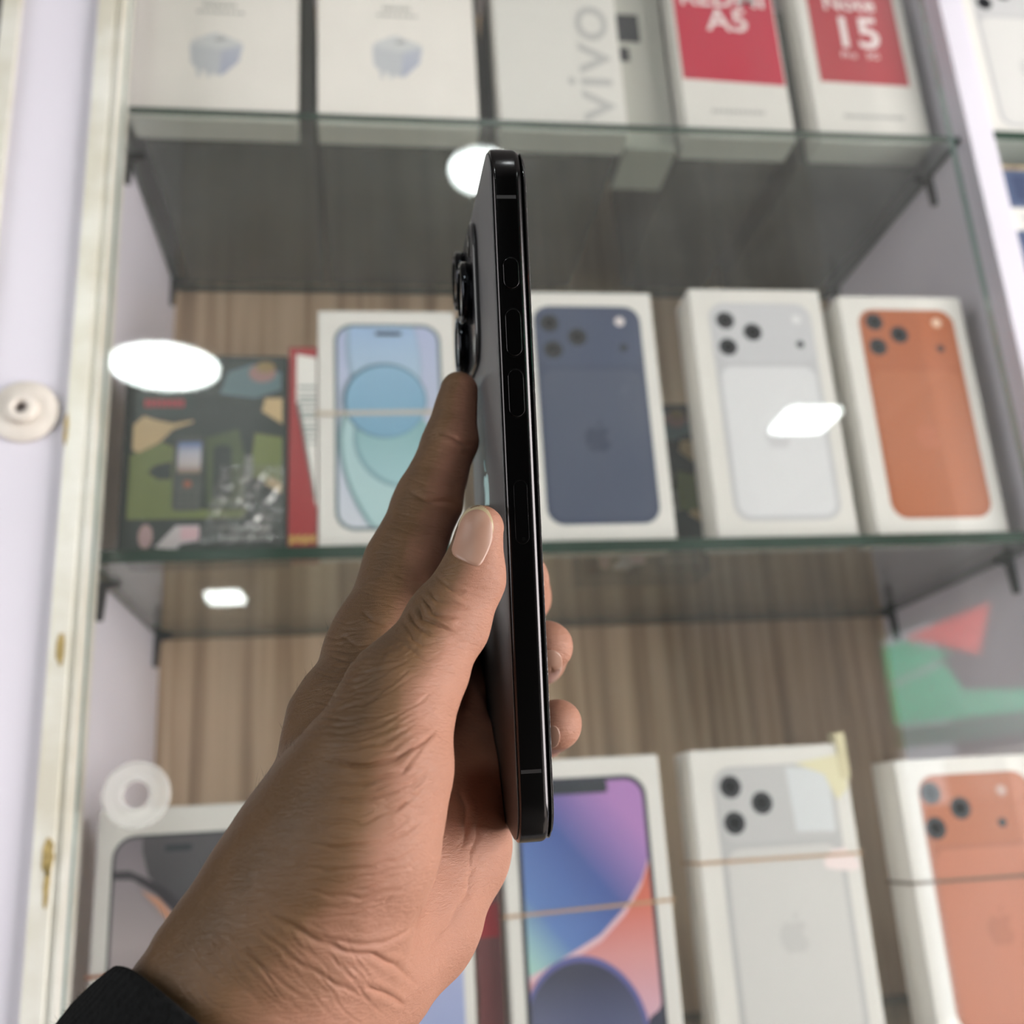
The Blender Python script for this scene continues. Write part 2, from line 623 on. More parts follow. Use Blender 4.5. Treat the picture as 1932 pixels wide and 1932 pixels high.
shelf(-0.1645, 0.446, ZU0, ZU1, 'upper green-edged glass shelf under the charger and red boxes')
shelf(-0.1645, 0.446, ZM0, ZM1, 'middle green-edged glass shelf under the blue, silver and orange phone boxes')
shelf(-0.1645, 0.446, ZL0, ZL1, 'lowest glass shelf, under the boxes at the bottom of the picture')
shelf(0.4675, 1.0795, ZC + 0.4815, ZC + 0.4895, 'glass shelf in the next bay right of the partition')
shelf(0.4675, 1.0795, ZM0, ZM1, 'lower glass shelf in the next bay right of the partition')

# sliding glass door
dr = empty('sliding_glass_door', (0.13475, 0.575, ZC - 0.55))
tag(dr, 'clear sliding glass pane in front of the shelves with mirrored lamps', 'glass door')
bm = bmesh.new()
bmesh.ops.create_cube(bm, size=1)
for v in bm.verts:
    v.co = Vector((v.co.x * 0.5715, v.co.y * 0.006, 0.66 + v.co.z * 1.32))
bm.normal_update()
for f in bm.faces:
    f.material_index = 0 if abs(f.normal.y) > 0.9 else 1
o = bm_obj('pane', bm, M_pane, dr)
o.data.materials.append(M_paneedge)


def frosted(name):
    t = NT(name)
    t.b.inputs['Base Color'].default_value = lin((235, 233, 228)) + (1,)
    t.b.inputs['Roughness'].default_value = 0.22
    tr = t.n('ShaderNodeBsdfTransparent')
    tr.inputs[0].default_value = (0.95, 0.95, 0.95, 1)
    mx = t.n('ShaderNodeMixShader')
    ns = t.n('ShaderNodeTexNoise')
    ns.inputs['Scale'].default_value = 240
    mr = t.n('ShaderNodeMapRange')
    mr.inputs[3].default_value = 0.22
    mr.inputs[4].default_value = 0.52
    t.l(ns.outputs['Fac'], mr.inputs[0])
    t.l(mr.outputs[0], mx.inputs[0])
    t.l(tr.outputs[0], mx.inputs[1])
    t.l(t.b.outputs[0], mx.inputs[2])
    t.l(mx.outputs[0], t.out.inputs['Surface'])
    return t.m


fp = lathe('finger_pull', [(0.0066, 0.0032), (0.0068, 0.0052), (0.0082, 0.0056), (0.0098, 0.0048), (0.0135, 0.0046), (0.0158, 0.0052), (0.0170, 0.0046), (0.0173, 0.0036), (0.0171, 0.0031), (0.0066, 0.0031)],
           frosted('clear_plastic_ring'), dr)
fp.location = (-0.1208 - 0.13475, 0, 0.55 + 0.0321)
fp['label'] = 'clear plastic ring stuck on the glass as a finger pull'

# white plastic bush on the stile
kb = empty('plastic_bush', (-0.1905, 0.566, ZC + 0.2445))
M_ivory = mat('ivory_plastic', lin((226, 217, 208)), 0.35, var=0.04, vscale=60)
lathe('flange', [(0.0, 0.0003), (0.0185, 0.0003), (0.0185, 0.0020), (0.0176, 0.0032), (0.0088, 0.0040), (0.0, 0.0040)], M_ivory, kb, 56)
bs = lathe('boss', [(0.0046, 0.0041), (0.0090, 0.0041), (0.0084, 0.0085), (0.0074, 0.0098), (0.0046, 0.0098), (0.0034, 0.0088), (0.0034, 0.0041), (0.0046, 0.0041)], M_ivory, kb, 40)
lathe('hole', [(0.0, 0.0042), (0.0033, 0.0042), (0.0033, 0.0060), (0.0, 0.0060)], mat('hole_grey', lin((120, 112, 112)), 0.6), bs, 24)
tag(kb, 'round ivory plastic bush with a hollow centre on the lilac stile', 'bush')

# ------------------------------------------------------------------ boxes
M_card = mat('white_card', lin((226, 224, 218)), 0.42, var=0.015, vscale=30)
M_card2 = mat('lit_white_card', lin((250, 245, 238)), 0.42, var=0.02, vscale=30)  # white raised in the colour to replace light missing on the charger boxes
M_lens = mat('lens_print', lin((38, 40, 46)), 0.35)
M_lens2 = mat('lens_centre', lin((16, 17, 20)), 0.2)
M_flash = mat('flash_print', lin((232, 228, 226)), 0.4)
M_band = mat('tan_rubber', lin((186, 150, 112)), 0.6)
M_band2 = mat('brown_rubber', lin((168, 104, 70)), 0.6)
TH = 0.00012


def carton(name, label, x0, w, h, t, z, y=0.612, yaw=0.0, m=None, cat='box', group=None, lip=True):
    e = empty(name, (x0 + w / 2, y + t / 2, z + 0.0001), yaw)
    tag(e, label, cat, group)
    b = box('carton', -w / 2, w / 2, -t / 2, t / 2, 0, h, m or M_card, e, bevel=0.0009)
    e['w'], e['h'], e['t'] = w, h, t
    return e


def uvp(e, pts):
    w, h = e['w'], e['h']
    return [((u - .5) * w, v * h) for u, v in pts]


def dot(e, u, v, r, m, lay, name, parent, n=24):
    w, h, t = e['w'], e['h'], e['t']
    return plate(name, ell((u - .5) * w, v * h, r, r, n), -t / 2 - lay * TH, TH, m, parent)


def apple_outline(cx, cz, s):
    right = [(0, .36), (.12, .42), (.28, .44), (.40, .38), (.46, .30), (.36, .20), (.32, .05), (.37, -.10), (.49, -.18), (.42, -.36), (.30, -.50), (.18, -.54), (.08, -.50), (0, -.48)]
    left = [(-.08, -.50), (-.20, -.54), (-.32, -.46), (-.43, -.26), (-.48, -.02), (-.46, .20), (-.36, .37), (-.22, .44), (-.10, .41)]
    return [(cx + x * s, cz + z * s) for x, z in right + left], [(cx + x * s, cz + z * s) for x, z in [(.0, .48), (.04, .62), (.14, .72), (.22, .76), (.21, .64), (.14, .53)]]


def triple_camera_box(label, x0, w, h, t, z, cols, lens, flash, mic, band=None, y=0.612, yaw=0.0, rect=(.135, .905, .075, .94), group='phone boxes with a triple-camera phone on the front'):
    e = carton('phone_box', label, x0, w, h, t, z, y, yaw, group=group)
    u0, u1, v0, v1 = rect
    W = lambda u: (u - .5) * w
    H = lambda v: v * h
    body = plate('phone_picture', rrect(W(u0), W(u1), H(v0), H(v1), 0.0115), -t / 2, TH, cols[0], e)
    plate('camera_plateau', rrect(W(u0 + .012), W(u1 - .012), H(v1 - .245), H(v1 - .008), 0.0100), -t / 2 - TH, TH, cols[1], body)
    plate('glass_panel', rrect(W(u0 + .035), W(u1 - .035), H(v0 + .018), H(v1 - .265), 0.0085), -t / 2 - TH, TH, cols[2], body)
    for u, v in lens:
        l = dot(e, u, v, 0.0066, M_lens, 2, 'camera_lens', body)
        dot(e, u, v, 0.0035, M_lens2, 3, 'lens_centre', body)
    dot(e, flash[0], flash[1], 0.0034, cols[4], 2, 'flash', body)
    dot(e, mic[0], mic[1], 0.0028, M_lens, 2, 'scanner', body)
    a, b = apple_outline(W((u0 + u1) / 2), H(.40), 0.0175)
    plate('logo', a, -t / 2 - 2 * TH, TH, cols[3], body)
    plate('logo_leaf', b, -t / 2 - 2 * TH, TH, cols[3], body)
    return e


def band(e_loc, w, t, z, tilt, m, label, wd=0.0016, yaw=0.0):
    """rubber band stretched round a box"""
    g = 0.0014
    path = rrect(-w / 2 - g, w / 2 + g, -t / 2 - g, t / 2 + g, 0.0016, 4)
    vs, fs = [], []
    k = len(path)
    for x, y in path:
        zz = tilt * x
        n = Vector((x, y, 0)).normalized() * 0.0006
        for dx, dz in ((0, -wd / 2), (0, wd / 2), (1, wd / 2), (1, -wd / 2)):
            vs.append((x + n.x * dx, y + n.y * dx, zz + dz))
    for i in range(k):
        a, b = i * 4, ((i + 1) % k) * 4
        for j in range(4):
            fs.append((a + j, b + j, b + (j + 1) % 4, a + (j + 1) % 4))
    o = mesh_obj('rubber_band', vs, fs, m)
    bpy.context.view_layer.update()
    o.location = e_loc + Vector((0, 0, z))
    o.rotation_euler = (0, 0, yaw)
    tag(o, label, 'rubber band')
    return o


def pm(name, c, **k):
    return mat(name, lin(c), k.pop('rough', 0.32), **k)


NAVY = [pm('navy_print', (66, 75, 98)), pm('navy_plateau', (70, 80, 104)), pm('navy_panel', (76, 84, 104)), pm('navy_logo', (54, 62, 84)), pm('navy_flash', (225, 215, 215))]
SILV = [pm('silver_print', (196, 197, 200)), pm('silver_plateau', (203, 204, 207)), pm('silver_panel', (222, 223, 225)), pm('silver_logo', (206, 206, 209)), pm('silver_flash', (228, 228, 228))]
ORAN = [pm('orange_print', (172, 96, 58)), pm('orange_plateau', (174, 98, 60)), pm('orange_panel', (178, 104, 66)), pm('orange_logo', (184, 108, 74)), pm('orange_flash', (238, 205, 180))]
SILV2 = [pm('silver_print_b', (190, 190, 190)), pm('silver_plateau_b', (196, 196, 196)), pm('silver_panel_b', (212, 211, 208)), pm('silver_logo_b', (200, 199, 197)), pm('silver_flash_b', (220, 220, 218))]
ORAN2 = [pm('orange_print_b', (176, 108, 80)), pm('orange_plateau_b', (182, 110, 78)), pm('orange_panel_b', (192, 120, 92)), pm('orange_logo_b', (180, 111, 84)), pm('orange_flash_b', (200, 170, 160))]

triple_camera_box('phone box with a navy blue phone picture, behind the held phone', 0.100, .096, .180, .030, ZM1, NAVY,
                  ((.246, .866), (.439, .81), (.261, .757)), (.754, .876), (.765, .766))
triple_camera_box('phone box with a silver phone picture between the navy and orange boxes', 0.2235, .096, .184, .030, ZM1, SILV,
                  ((.25, .866), (.445, .818), (.246, .756)), (.79, .872), (.792, .768))
triple_camera_box('phone box with an orange phone picture, rightmost on the middle shelf', 0.333, .0935, .180, .030, ZM1, ORAN,
                  ((.258, .885), (.443, .83), (.255, .777)), (.763, .883), (.755, .771))
s2 = triple_camera_box('banded phone box with a silver phone picture and taped corner on the lowest shelf', 0.188, .0985, .178, .030, ZL1, SILV2,
                       ((.241, .875), (.427, .818), (.241, .759)), (.79, .87), (.756, .762))
o2 = triple_camera_box('banded phone box with an orange phone picture, rightmost on the lowest shelf', 0.317, .0960, .166, .030, ZL1, ORAN2,
                       ((.214, .876), (.400, .818), (.210, .753)), (.70, .872), (.665, .759))
band(Vector((0.188 + .0985 / 2, 0.612 + .015, ZL1)), .0985, .030, .114, 0.0, M_band, 'tan rubber band round the silver box on the lowest shelf')
band(Vector((0.317 + .096 / 2, 0.612 + .015, ZL1)), .096, .030, .095, 0.0, mat('dark_rubber', lin((110, 92, 74)), 0.6), 'dark rubber band round the orange box on the lowest shelf')
# sticker and tape on the silver box
w, h, t = .0985, .178, .030
plate('sticker', [(.012, h * .72), (.036, h * .715), (.037, h * .915), (.010, h * .93)], -t / 2 - 3 * TH, TH, pm('sticker_print', (216, 220, 222)), s2)
plate('yellow_tape', [(.0165, h * .94), (.0475, h * .965), (.0478, h * .85), (.040, h * .815), (.034, h * .90)], -t / 2 - 4 * TH, TH, pm('yellow_tape', (228, 222, 186)), s2)
box('tape_fold', .0440, .0505, -t / 2 - .0009, -t / 2 + .008, h * .88, h * 1.035, pm('yellow_tape_fold', (214, 205, 168)), s2, bevel=0.0004)
plate('pale_pink_patch', [(.026, h * .62), (.032, h * .655), (.040, h * .66), (.046, h * .625), (.0488, h * .60), (.045, h * .585), (.034, h * .592), (.027, h * .60)], -t / 2 - 3 * TH, TH, pm('pale_pink_patch', (244, 228, 226)), s2)  # irregular pale pink patch on the box front

# --- light blue phone box
e = carton('phone_box', 'phone box with pale blue screen picture, left of the held phone', -0.030, .0893, .164, .028, ZM1, group='phone boxes with a screen picture on the front')
w, h, t = .0893, .164, .028
scr_out = rrect(-.385 * w, .392 * w, .075 * h, .940 * h, 0.0125)
scr = rrect(-.385 * w + .0022, .392 * w - .0022, .075 * h + .0022, .940 * h - .0022, 0.0105)
fr = plate('phone_frame', scr_out, -t / 2, TH, pm('teal_grey_frame', (98, 116, 122)), e)
sc = plate('screen_picture', scr, -t / 2 - TH, TH, grad('pale_lilac_screen', [(0, lin((205, 212, 222))), (1, lin((176, 186, 218)))], 'Z', 0.02, 0.15), e)


def blob(nm, pts, lay, m, parent, reg):
    q = clip(pts, reg)
    if len(q) > 2:
        return plate(nm, q, -t / 2 - lay * TH, TH, m, parent)


ub = lambda u, v: ((u - .5) * w, v * h)
c = ub(.47, .80)
blob('petal_rim', ell(c[0], c[1], .0240, .052, 48, 0.10), 2, pm('petal_rim', (150, 172, 194)), sc, scr)
blob('petal', ell(c[0] + .001, c[1], .0222, .050, 48, 0.10), 3, grad('petal_blue', [(0, lin((188, 208, 214))), (1, lin((160, 188, 222)))], 'Z', .08, .15), sc, scr)
c = ub(.52, .32)
blob('petal_rim', ell(c[0], c[1], .0305, .057, 48, 0.30), 4, pm('petal_rim_c', (122, 156, 162)), sc, scr)
blob('petal', ell(c[0] + .0008, c[1], .0288, .055, 48, 0.30), 5, grad('petal_teal', [(0, lin((176, 208, 210))), (1, lin((170, 202, 206)))], 'Z', .0, .1), sc, scr)
c = ub(.55, .42)
blob('petal_rim', ell(c[0] - .001, c[1], .0250, .030, 48, 0.5), 6, pm('petal_rim_b', (124, 160, 170)), sc, scr)
blob('petal', ell(c[0], c[1] + .001, .0235, .029, 48, 0.5), 7, grad('petal_sea', [(0, lin((160, 200, 206))), (1, lin((132, 176, 180)))], 'Z', .04, .09), sc, scr)
c = ub(.475, .605)
blob('petal_rim', ell(c[0], c[1], .0268, .0262, 48), 8, pm('petal_rim_d', (88, 122, 138)), sc, scr)
blob('petal', ell(c[0] + .0006, c[1] - .0006, .0255, .0249, 48), 9, grad('petal_disc', [(0, lin((120, 168, 196))), (1, lin((142, 182, 210)))], 'Z', .075, .125), sc, scr)
plate('notch', rrect(-.085 * w, .105 * w, .886 * h, .902 * h, .0012), -t / 2 - 10 * TH, TH, pm('notch_dark', (44, 50, 58)), sc)
band(e.location.copy(), .0893, .028, .0905, 0.01, mat('clear_rubber', lin((196, 184, 166)), 0.5), 'pale rubber band round the light blue phone box', wd=.0028)

# --- phone box with the blue and red sphere picture
e = carton('phone_box', 'banded phone box with a blue and red sphere screen picture on the lowest shelf', 0.0735, .0955, .177, .028, ZL1, group='phone boxes with a screen picture on the front')
w, h, t = .0955, .177, .028
fr = plate('phone_frame', rrect(-.415 * w, .405 * w, .055 * h, .938 * h, 0.0125), -t / 2, TH, pm('graphite_frame', (52, 54, 66)), e)
scr = rrect(-.415 * w + .0026, .405 * w - .0026, .055 * h + .0026, .938 * h - .0026, 0.0105)
sc = plate('screen_picture', scr, -t / 2 - TH, TH, grad('dusk_blue_screen', [(0, lin((168, 210, 200))), (.25, lin((96, 130, 190))), (.62, lin((70, 92, 158))), (1, lin((176, 128, 190)))], 'Z', .02, .175, tilt=1.25), e)
ub = lambda u, v: ((u - .5) * w, v * h)
arc = [(.93, .78), (.90, .70), (.83, .61), (.72, .53), (.55, .45), (.30, .385), (.05, .33), (.05, .05), (.95, .05), (.95, .78)]
blob('light_arc', [ub(*p) for p in arc], 2, pm('arc_glow', (226, 190, 200)), sc, scr)
arc2 = [(.93, .74), (.89, .675), (.82, .585), (.71, .505), (.55, .43), (.30, .365), (.05, .31), (.05, .05), (.95, .05), (.95, .74)]
blob('red_field', [ub(*p) for p in arc2], 3, grad('ember_red', [(0, lin((214, 178, 196))), (.35, lin((216, 150, 150))), (.60, lin((212, 110, 88))), (1, lin((196, 82, 72)))], 'Z', .03, .14), sc, scr)
blob('dark_field', [ub(*p) for p in [(.95, .30), (.86, .22), (.80, .20), (.72, .05), (.95, .05)]], 4, pm('ember_dark', (58, 62, 82)), sc, scr)
c = ub(.43, .17)
blob('sphere_rim', ell(c[0], c[1], .0345, .040, 56, 0.25), 5, pm('sphere_rim', (98, 100, 158)), sc, scr)
blob('sphere', ell(c[0] - .0004, c[1] - .0012, .0325, .0378, 56, 0.25), 6, grad('sphere_grey', [(0, lin((150, 156, 186))), (.5, lin((98, 104, 138))), (1, lin((64, 66, 86)))], 'Z', -.01, .06), sc, scr)
plate('notch', rrect(-.20 * w, .16 * w, .885 * h, .923 * h, .0015), -t / 2 - 7 * TH, TH, pm('notch_dark', (44, 50, 58)), sc)
band(e.location.copy(), .0955, .028, .094, 0.03, M_band, 'tan rubber band round the blue and red sphere picture box')

# --- dark titanium phone box
e = carton('phone_box', 'banded phone box with a dark titanium crescent picture, behind the clear ring', -0.149, .0905, .162, .028, ZL1, group='phone boxes with a screen picture on the front')
w, h, t = .0905, .162, .028
fr = plate('phone_frame', rrect(-.405 * w, .385 * w, .06 * h, .912 * h, 0.0120), -t / 2, TH, pm('titanium_frame', (66, 68, 74)), e)
scr = rrect(-.405 * w + .0016, .385 * w - .0016, .06 * h + .0016, .912 * h - .0016, 0.0105)
sc = plate('screen_picture', scr, -t / 2 - TH, TH, grad('titanium_screen', [(0, lin((96, 92, 98))), (.55, lin((176, 164, 166))), (.78, lin((150, 140, 146))), (1, lin((128, 120, 128)))], 'Z', .02, .15), e)
ub = lambda u, v: ((u - .5) * w, v * h)
blob('upper_shell', [ub(*p) for p in [(.27, .94), (.27, .86), (.31, .78), (.40, .72), (.55, .655), (.70, .57), (.78, .50), (.95, .45), (.95, .94)]], 2, grad('shell_grey', [(0, lin((70, 70, 74))), (1, lin((86, 83, 87)))], 'Z', .08, .15), sc, scr)
blob('shadow_arc', [ub(*p) for p in [(.08, .80), (.20, .80), (.29, .775), (.42, .735), (.55, .665), (.66, .59), (.74, .51), (.74, .44), (.62, .55), (.48, .655), (.36, .72), (.22, .77), (.08, .775)]], 3, pm('shell_shadow', (62, 58, 64)), sc, scr)
blob('copper_edge', [ub(*p) for p in [(.27, .735), (.36, .685), (.46, .615), (.57, .53), (.70, .42), (.72, .44), (.58, .555), (.48, .64), (.38, .705)]], 4, pm('copper_glow', (208, 154, 128)), sc, scr)
plate('notch', rrect(-.10 * w, .06 * w, .855 * h, .875 * h, .0016), -t / 2 - 5 * TH, TH, pm('notch_dark', (44, 50, 58)), sc)
band(e.location.copy(), .0905, .028, .0785, 0.02, M_band2, 'brown rubber band round the dark titanium picture box')

# --- further box fronts that show beside the hand on the lowest shelf
e = carton('phone_box', 'white box with a lavender picture, half hidden behind the wrist', -0.038, .092, .100, .028, ZL1, group='phone boxes with a screen picture on the front')
plate('phone_picture', rrect(-.038, .040, .008, .092, .008), -.014, TH, grad('lavender_screen', [(0, lin((150, 164, 206))), (1, lin((178, 184, 220)))], 'Z', 0, .1), e)
e = carton('accessory_box', 'narrow dark red box beside the sphere picture box', 0.0565, .0145, .128, .040, ZL1, y=.620, m=pm('maroon_card', (120, 72, 74)))
plate('stripe', rrect(-.006, .006, .082, .100, .001), -.020, TH, pm('maroon_stripe', (168, 48, 58)), e)

# --- upper shelf: two white charger boxes
M_ink = pm('grey_ink', (176, 176, 170))
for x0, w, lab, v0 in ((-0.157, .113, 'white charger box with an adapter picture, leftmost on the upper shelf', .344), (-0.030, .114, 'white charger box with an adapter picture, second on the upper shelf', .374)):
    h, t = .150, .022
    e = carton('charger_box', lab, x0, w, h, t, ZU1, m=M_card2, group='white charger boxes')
    cz = v0 * .16 - .001
    q = lambda pts: [(x / 1000, cz + z / 1000) for x, z in pts]
    pic = plate('adapter_picture', q([(-18, 9), (-15.5, 13.5), (-3, 19.5), (0, 20), (17, 13), (18.5, 10), (16, -4), (5, -16), (2, -16.5), (-14, -10.5), (-17, -6)]), -t / 2, TH, pm('adapter_side', (206, 209, 214)), e)
    plate('adapter_top', q([(-17, 9.5), (-14.5, 13), (-2, 18.8), (0, 19), (16.5, 12.6), (17.5, 10.5), (3.5, 5.5)]), -t / 2 - TH, TH, pm('adapter_top', (219, 221, 222)), pic)
    plate('adapter_face', q([(3.8, 5), (17.8, 9.8), (15.5, -3.8), (5, -15.4), (3, -15.6)]), -t / 2 - TH, TH, grad('adapter_face', [(0, lin((176, 181, 206))), (1, lin((200, 204, 216)))], 'Z', .03, .07), pic)
    plate('usb_port', q([(-1.5, 14.2), (4.5, 16.4), (7, 15.2), (1, 13)]), -t / 2 - 2 * TH, TH, pm('port_grey', (158, 158, 160)), pic)
    for px_ in (-12.5, -6):
        plate('prong', q([(px_, -11), (px_ + 2.6, -12), (px_ + 2.6, -18.5), (px_, -17.5)]), -t / 2 - TH, TH, pm('prong_grey', (204, 207, 212)), pic)
    # two blurred lines of caption too soft to read: short bars of grey ink
    random.seed(int(w * 1e5))
    xx = -.014
    while xx < .016:
        l = random.uniform(.0022, .0045)
        plate('caption_mark', [(xx, cz + .0375), (xx + l, cz + .0375), (xx + l, cz + .0397), (xx, cz + .0397)], -t / 2, TH, M_ink, e)
        plate('caption_mark', [(xx * .7, cz + .0435), (xx * .7 + l * .7, cz + .0435), (xx * .7 + l * .7, cz + .0465), (xx * .7, cz + .0465)], -t / 2, TH, M_ink, e)
        xx += l + .0011

# --- white box with tall sideways lettering
e = carton('phone_box', 'white box with grey sideways lettering, behind the phone top on the upper shelf', 0.0995, .094, .170, .024, ZU1, m=mat('cool_white_card', lin((228, 226, 220)), 0.4))
text('lettering', 'vivo', .052, .0385, .010, -.0122, pm('silver_ink', (192, 192, 190)), e, rot=math.pi / 2, align='LEFT', sx=1.25)
# --- narrow carton beside it
e = carton('accessory_box', 'narrow grey-white carton with black squares beside the lettered white box', 0.1945, .040, .160, .050, ZU1, y=.628, m=mat('grey_card', lin((186, 186, 178)), 0.5))
plate('black_square', rrect(-.0195, .0015, .0985, .1250, .0005), -.025, TH, pm('ink_black', (62, 64, 68)), e)
plate('black_square', rrect(-.0180, -.0085, .0800, .0930, .0005), -.025, TH, pm('ink_black', (62, 64, 68)), e)

# --- red boxes
M_redA = pm('crimson_print', (192, 44, 70))
M_redB = pm('rose_print', (180, 70, 78))
M_prt = pm('white_print', (240, 228, 228))
M_gink = pm('soft_grey_ink', (170, 170, 168))
e = carton('phone_box', 'white box with a crimson panel and white lettering on the upper shelf', 0.238, .084, .165, .026, ZU1, group='white and red phone boxes')
plate('red_panel', [(-.0395, .0525), (.0405, .0495), (.0405, .164), (-.0395, .164)], -.013, TH, M_redA, e)
text('lettering', 'REDMI', .0242, .000, .1225, -.0132, M_prt, e, bold=.0004)
text('lettering', 'A5', .0290, .002, .0990, -.0132, M_prt, e, bold=.0004)
for k in range(11):
    plate('caption_mark', [(-.0205 + k * .0038, .0225), (-.0178 + k * .0038, .0225), (-.0178 + k * .0038, .0255), (-.0205 + k * .0038, .0255)], -.013, TH, M_gink, e)
e = carton('phone_box', 'white box with a rose red panel and large white numerals on the upper shelf', 0.341, .090, .170, .026, ZU1, group='white and red phone boxes')
plate('red_panel', [(-.036, .0555), (.0365, .0540), (.0365, .169), (-.036, .169)], -.013, TH, M_redB, e)
text('lettering', 'Note', .0205, -.0015, .1250, -.0132, M_prt, e, bold=.0003)
text('lettering', '15', .0410, .0005, .0895, -.0132, M_prt, e, bold=.0007)
text('lettering', 'Pro   5G', .0090, .0005, .0785, -.0132, M_prt, e)
for k in range(13):
    plate('caption_mark', [(-.0220 + k * .0038, .0225), (-.0193 + k * .0038, .0225), (-.0193 + k * .0038, .0258), (-.0220 + k * .0038, .0258)], -.013, TH, M_gink, e)

# --- camouflage box of a keypad phone
M_cdk = pm('camo_black', (44, 52, 49))
M_cgr = pm('camo_olive', (112, 122, 70))
M_cgd = pm('camo_moss', (74, 86, 58))
M_ctn = pm('camo_tan', (196, 170, 126))
M_cbl = pm('camo_slate', (92, 116, 122))
M_phn = pm('keypad_grey', (74, 78, 74))


def camo_box(label, x0, w, h, t, z, y, full=True):
    e = carton('camouflage_box', label, x0, w, h, t, z, y, m=M_cdk, group='camouflage keypad phone boxes')
    k = -t / 2
    W = lambda u: (u - .5) * w
    fv = lambda v: v if v < .15 else (.15 + (v - .15) * .878 if v < .6 else .545 + (v - .6) * 1.1375)
    P = lambda nm, pts, lay, m: plate(nm, [(W(u), fv(v) * h) for u, v in pts], k - lay * TH, TH, m, e)
    P('tan_patch', [(.06, .68), (.06, .56), (.10, .54), (.22, .60), (.30, .66), (.42, .69), (.42, .70), (.30, .685), (.20, .70), (.12, .72)], 0, M_ctn)
    P('olive_patch', [(.05, .17), (.05, .53), (.12, .555), (.24, .60), (.32, .57), (.32, .17)], 0, M_cgr)
    P('olive_patch', [(.32, .17), (.74, .17), (.76, .22), (.32, .22)], 0, M_cgr)
    P('moss_patch', [(.50, .62), (.70, .66), (.74, .52), (.74, .24), (.52, .24)], 0, M_cgd)
    P('olive_patch', [(.77, .40), (.97, .36), (.97, .62), (.80, .64)], 0, M_cgr)
    P('tan_patch', [(.86, .36), (.97, .30), (.97, .36), (.90, .40)], 1, M_ctn)
    P('tan_patch', [(.84, .74), (.97, .68), (.97, .80), (.86, .80)], 0, M_ctn)
    P('slate_patch', [(.58, .82), (.80, .80), (.96, .84), (.96, .92), (.78, .96), (.62, .92)], 0, M_cbl)
    plate('emblem', ell(W(.84), .905 * h, .0085, .0065), k - TH, TH, pm('emblem_rose', (150, 116, 112)), e)
    plate('emblem', ell(W(.86), .935 * h, .0060, .0040), k - 2 * TH, TH, pm('emblem_gold', (140, 118, 76)), e)
    P('dark_patch', [(.16, .43), (.20, .47), (.30, .49), (.30, .39), (.22, .39)], 1, M_cdk)
    # unreadable red word
    for i in range(8):
        u = .12 + i * .031
        P('red_mark', [(u, .760), (u + .023, .760), (u + .023, .795), (u, .795)], 0, pm('red_ink', (176, 52, 62)))
    ph = plate('keypad_phone', rrect(W(.31), W(.49), .205 * h, .577 * h, .003), k - 2 * TH, TH, M_phn, e)
    plate('phone_display', rrect(W(.335), W(.475), .392 * h, .545 * h, .001), k - 3 * TH, TH, grad('display_sky', [(0, lin((150, 124, 104))), (.3, lin((196, 188, 190))), (.65, lin((190, 190, 204))), (1, lin((84, 112, 168)))], 'Z', .392 * h, .545 * h), ph)
    plate('centre_key', ell(W(.40), .336 * h, .0025, .0022, 20), k - 3 * TH, TH, pm('key_orange', (160, 90, 68)), ph)
    for r_ in range(4):
        for c_ in range(3):
            plate('key', rrect(W(.345 + c_ * .045), W(.375 + c_ * .045), (.222 + r_ * .025) * h, (.238 + r_ * .025) * h, .0004), k - 3 * TH, TH, pm('key_grey', (92, 94, 90)), ph)
    p2 = plate('keypad_phone_back', rrect(W(.55), W(.66), .255 * h, .53 * h, .004), k - 2 * TH, TH, M_cdk, e)
    plate('strap', rrect(W(.745), W(.79), .35 * h, .475 * h, .001), k - 2 * TH, TH, pm('strap_grey', (128, 128, 124)), e)
    P('white_flash', [(.22, .03), (.34, .135), (.48, .135), (.48, .06), (.37, .045), (.35, .02)], 1, pm('flash_white', (200, 192, 194)))
    P('pink_label', [(.37, .065), (.475, .065), (.475, .125), (.37, .125)], 2, pm('label_pink', (214, 178, 186)))
    plate('round_badge', ell(W(.165), .085 * h, .0042, .0075), k - TH, TH, pm('badge_pink', (176, 146, 146)), e)
    for i in range(9):
        u = .60 + i * .036
        P('white_mark', [(u, .055), (u + .026, .055), (u + .026, .085), (u, .085)], 1, pm('faded_white_ink', (150, 150, 148)))
        if 1 < i:
            P('white_mark', [(u - .01, .10), (u + .014, .10), (u + .014, .122), (u - .01, .122)], 1, pm('faded_white_ink', (150, 150, 148)))
    # crumpled clear wrapper over the corner
    return e


cb = camo_box('dark camouflage box with keypad phone pictures at the left of the middle shelf', -0.1480, .0990, .131, .040, ZM1, .612)
camo_box('second camouflage box, half hidden between the navy and silver phone boxes', 0.150, .095, .131, .040, ZM1, .690)

# crumpled clear wrapper over the lower right corner of the first camouflage box
t_ = NT('clear_wrapper')
t_.t.nodes.remove(t_.b)
tr_ = t_.n('ShaderNodeBsdfTransparent')
gl_ = t_.n('ShaderNodeBsdfGlossy')
gl_.inputs['Roughness'].default_value = 0.32
mx_ = t_.n('ShaderNodeMixShader')
mx_.inputs[0].default_value = 0.22
t_.l(tr_.outputs[0], mx_.inputs[1])
t_.l(gl_.outputs[0], mx_.inputs[2])
t_.l(mx_.outputs[0], t_.out.inputs['Surface'])
random.seed(11)
vs, fs = [], []
NX, NZ = 14, 18
for i in range(NX + 1):
    for j in range(NZ + 1):
        u, v = i / NX, j / NZ
        edge = min(u, 1 - u, v, 1 - v) * 6
        vs.append((.010 + u * .038 - .012 * (1 - v) * (1 - u), -.0208 - min(edge, 1) * random.uniform(.0004, .0030), .004 + v * .052))
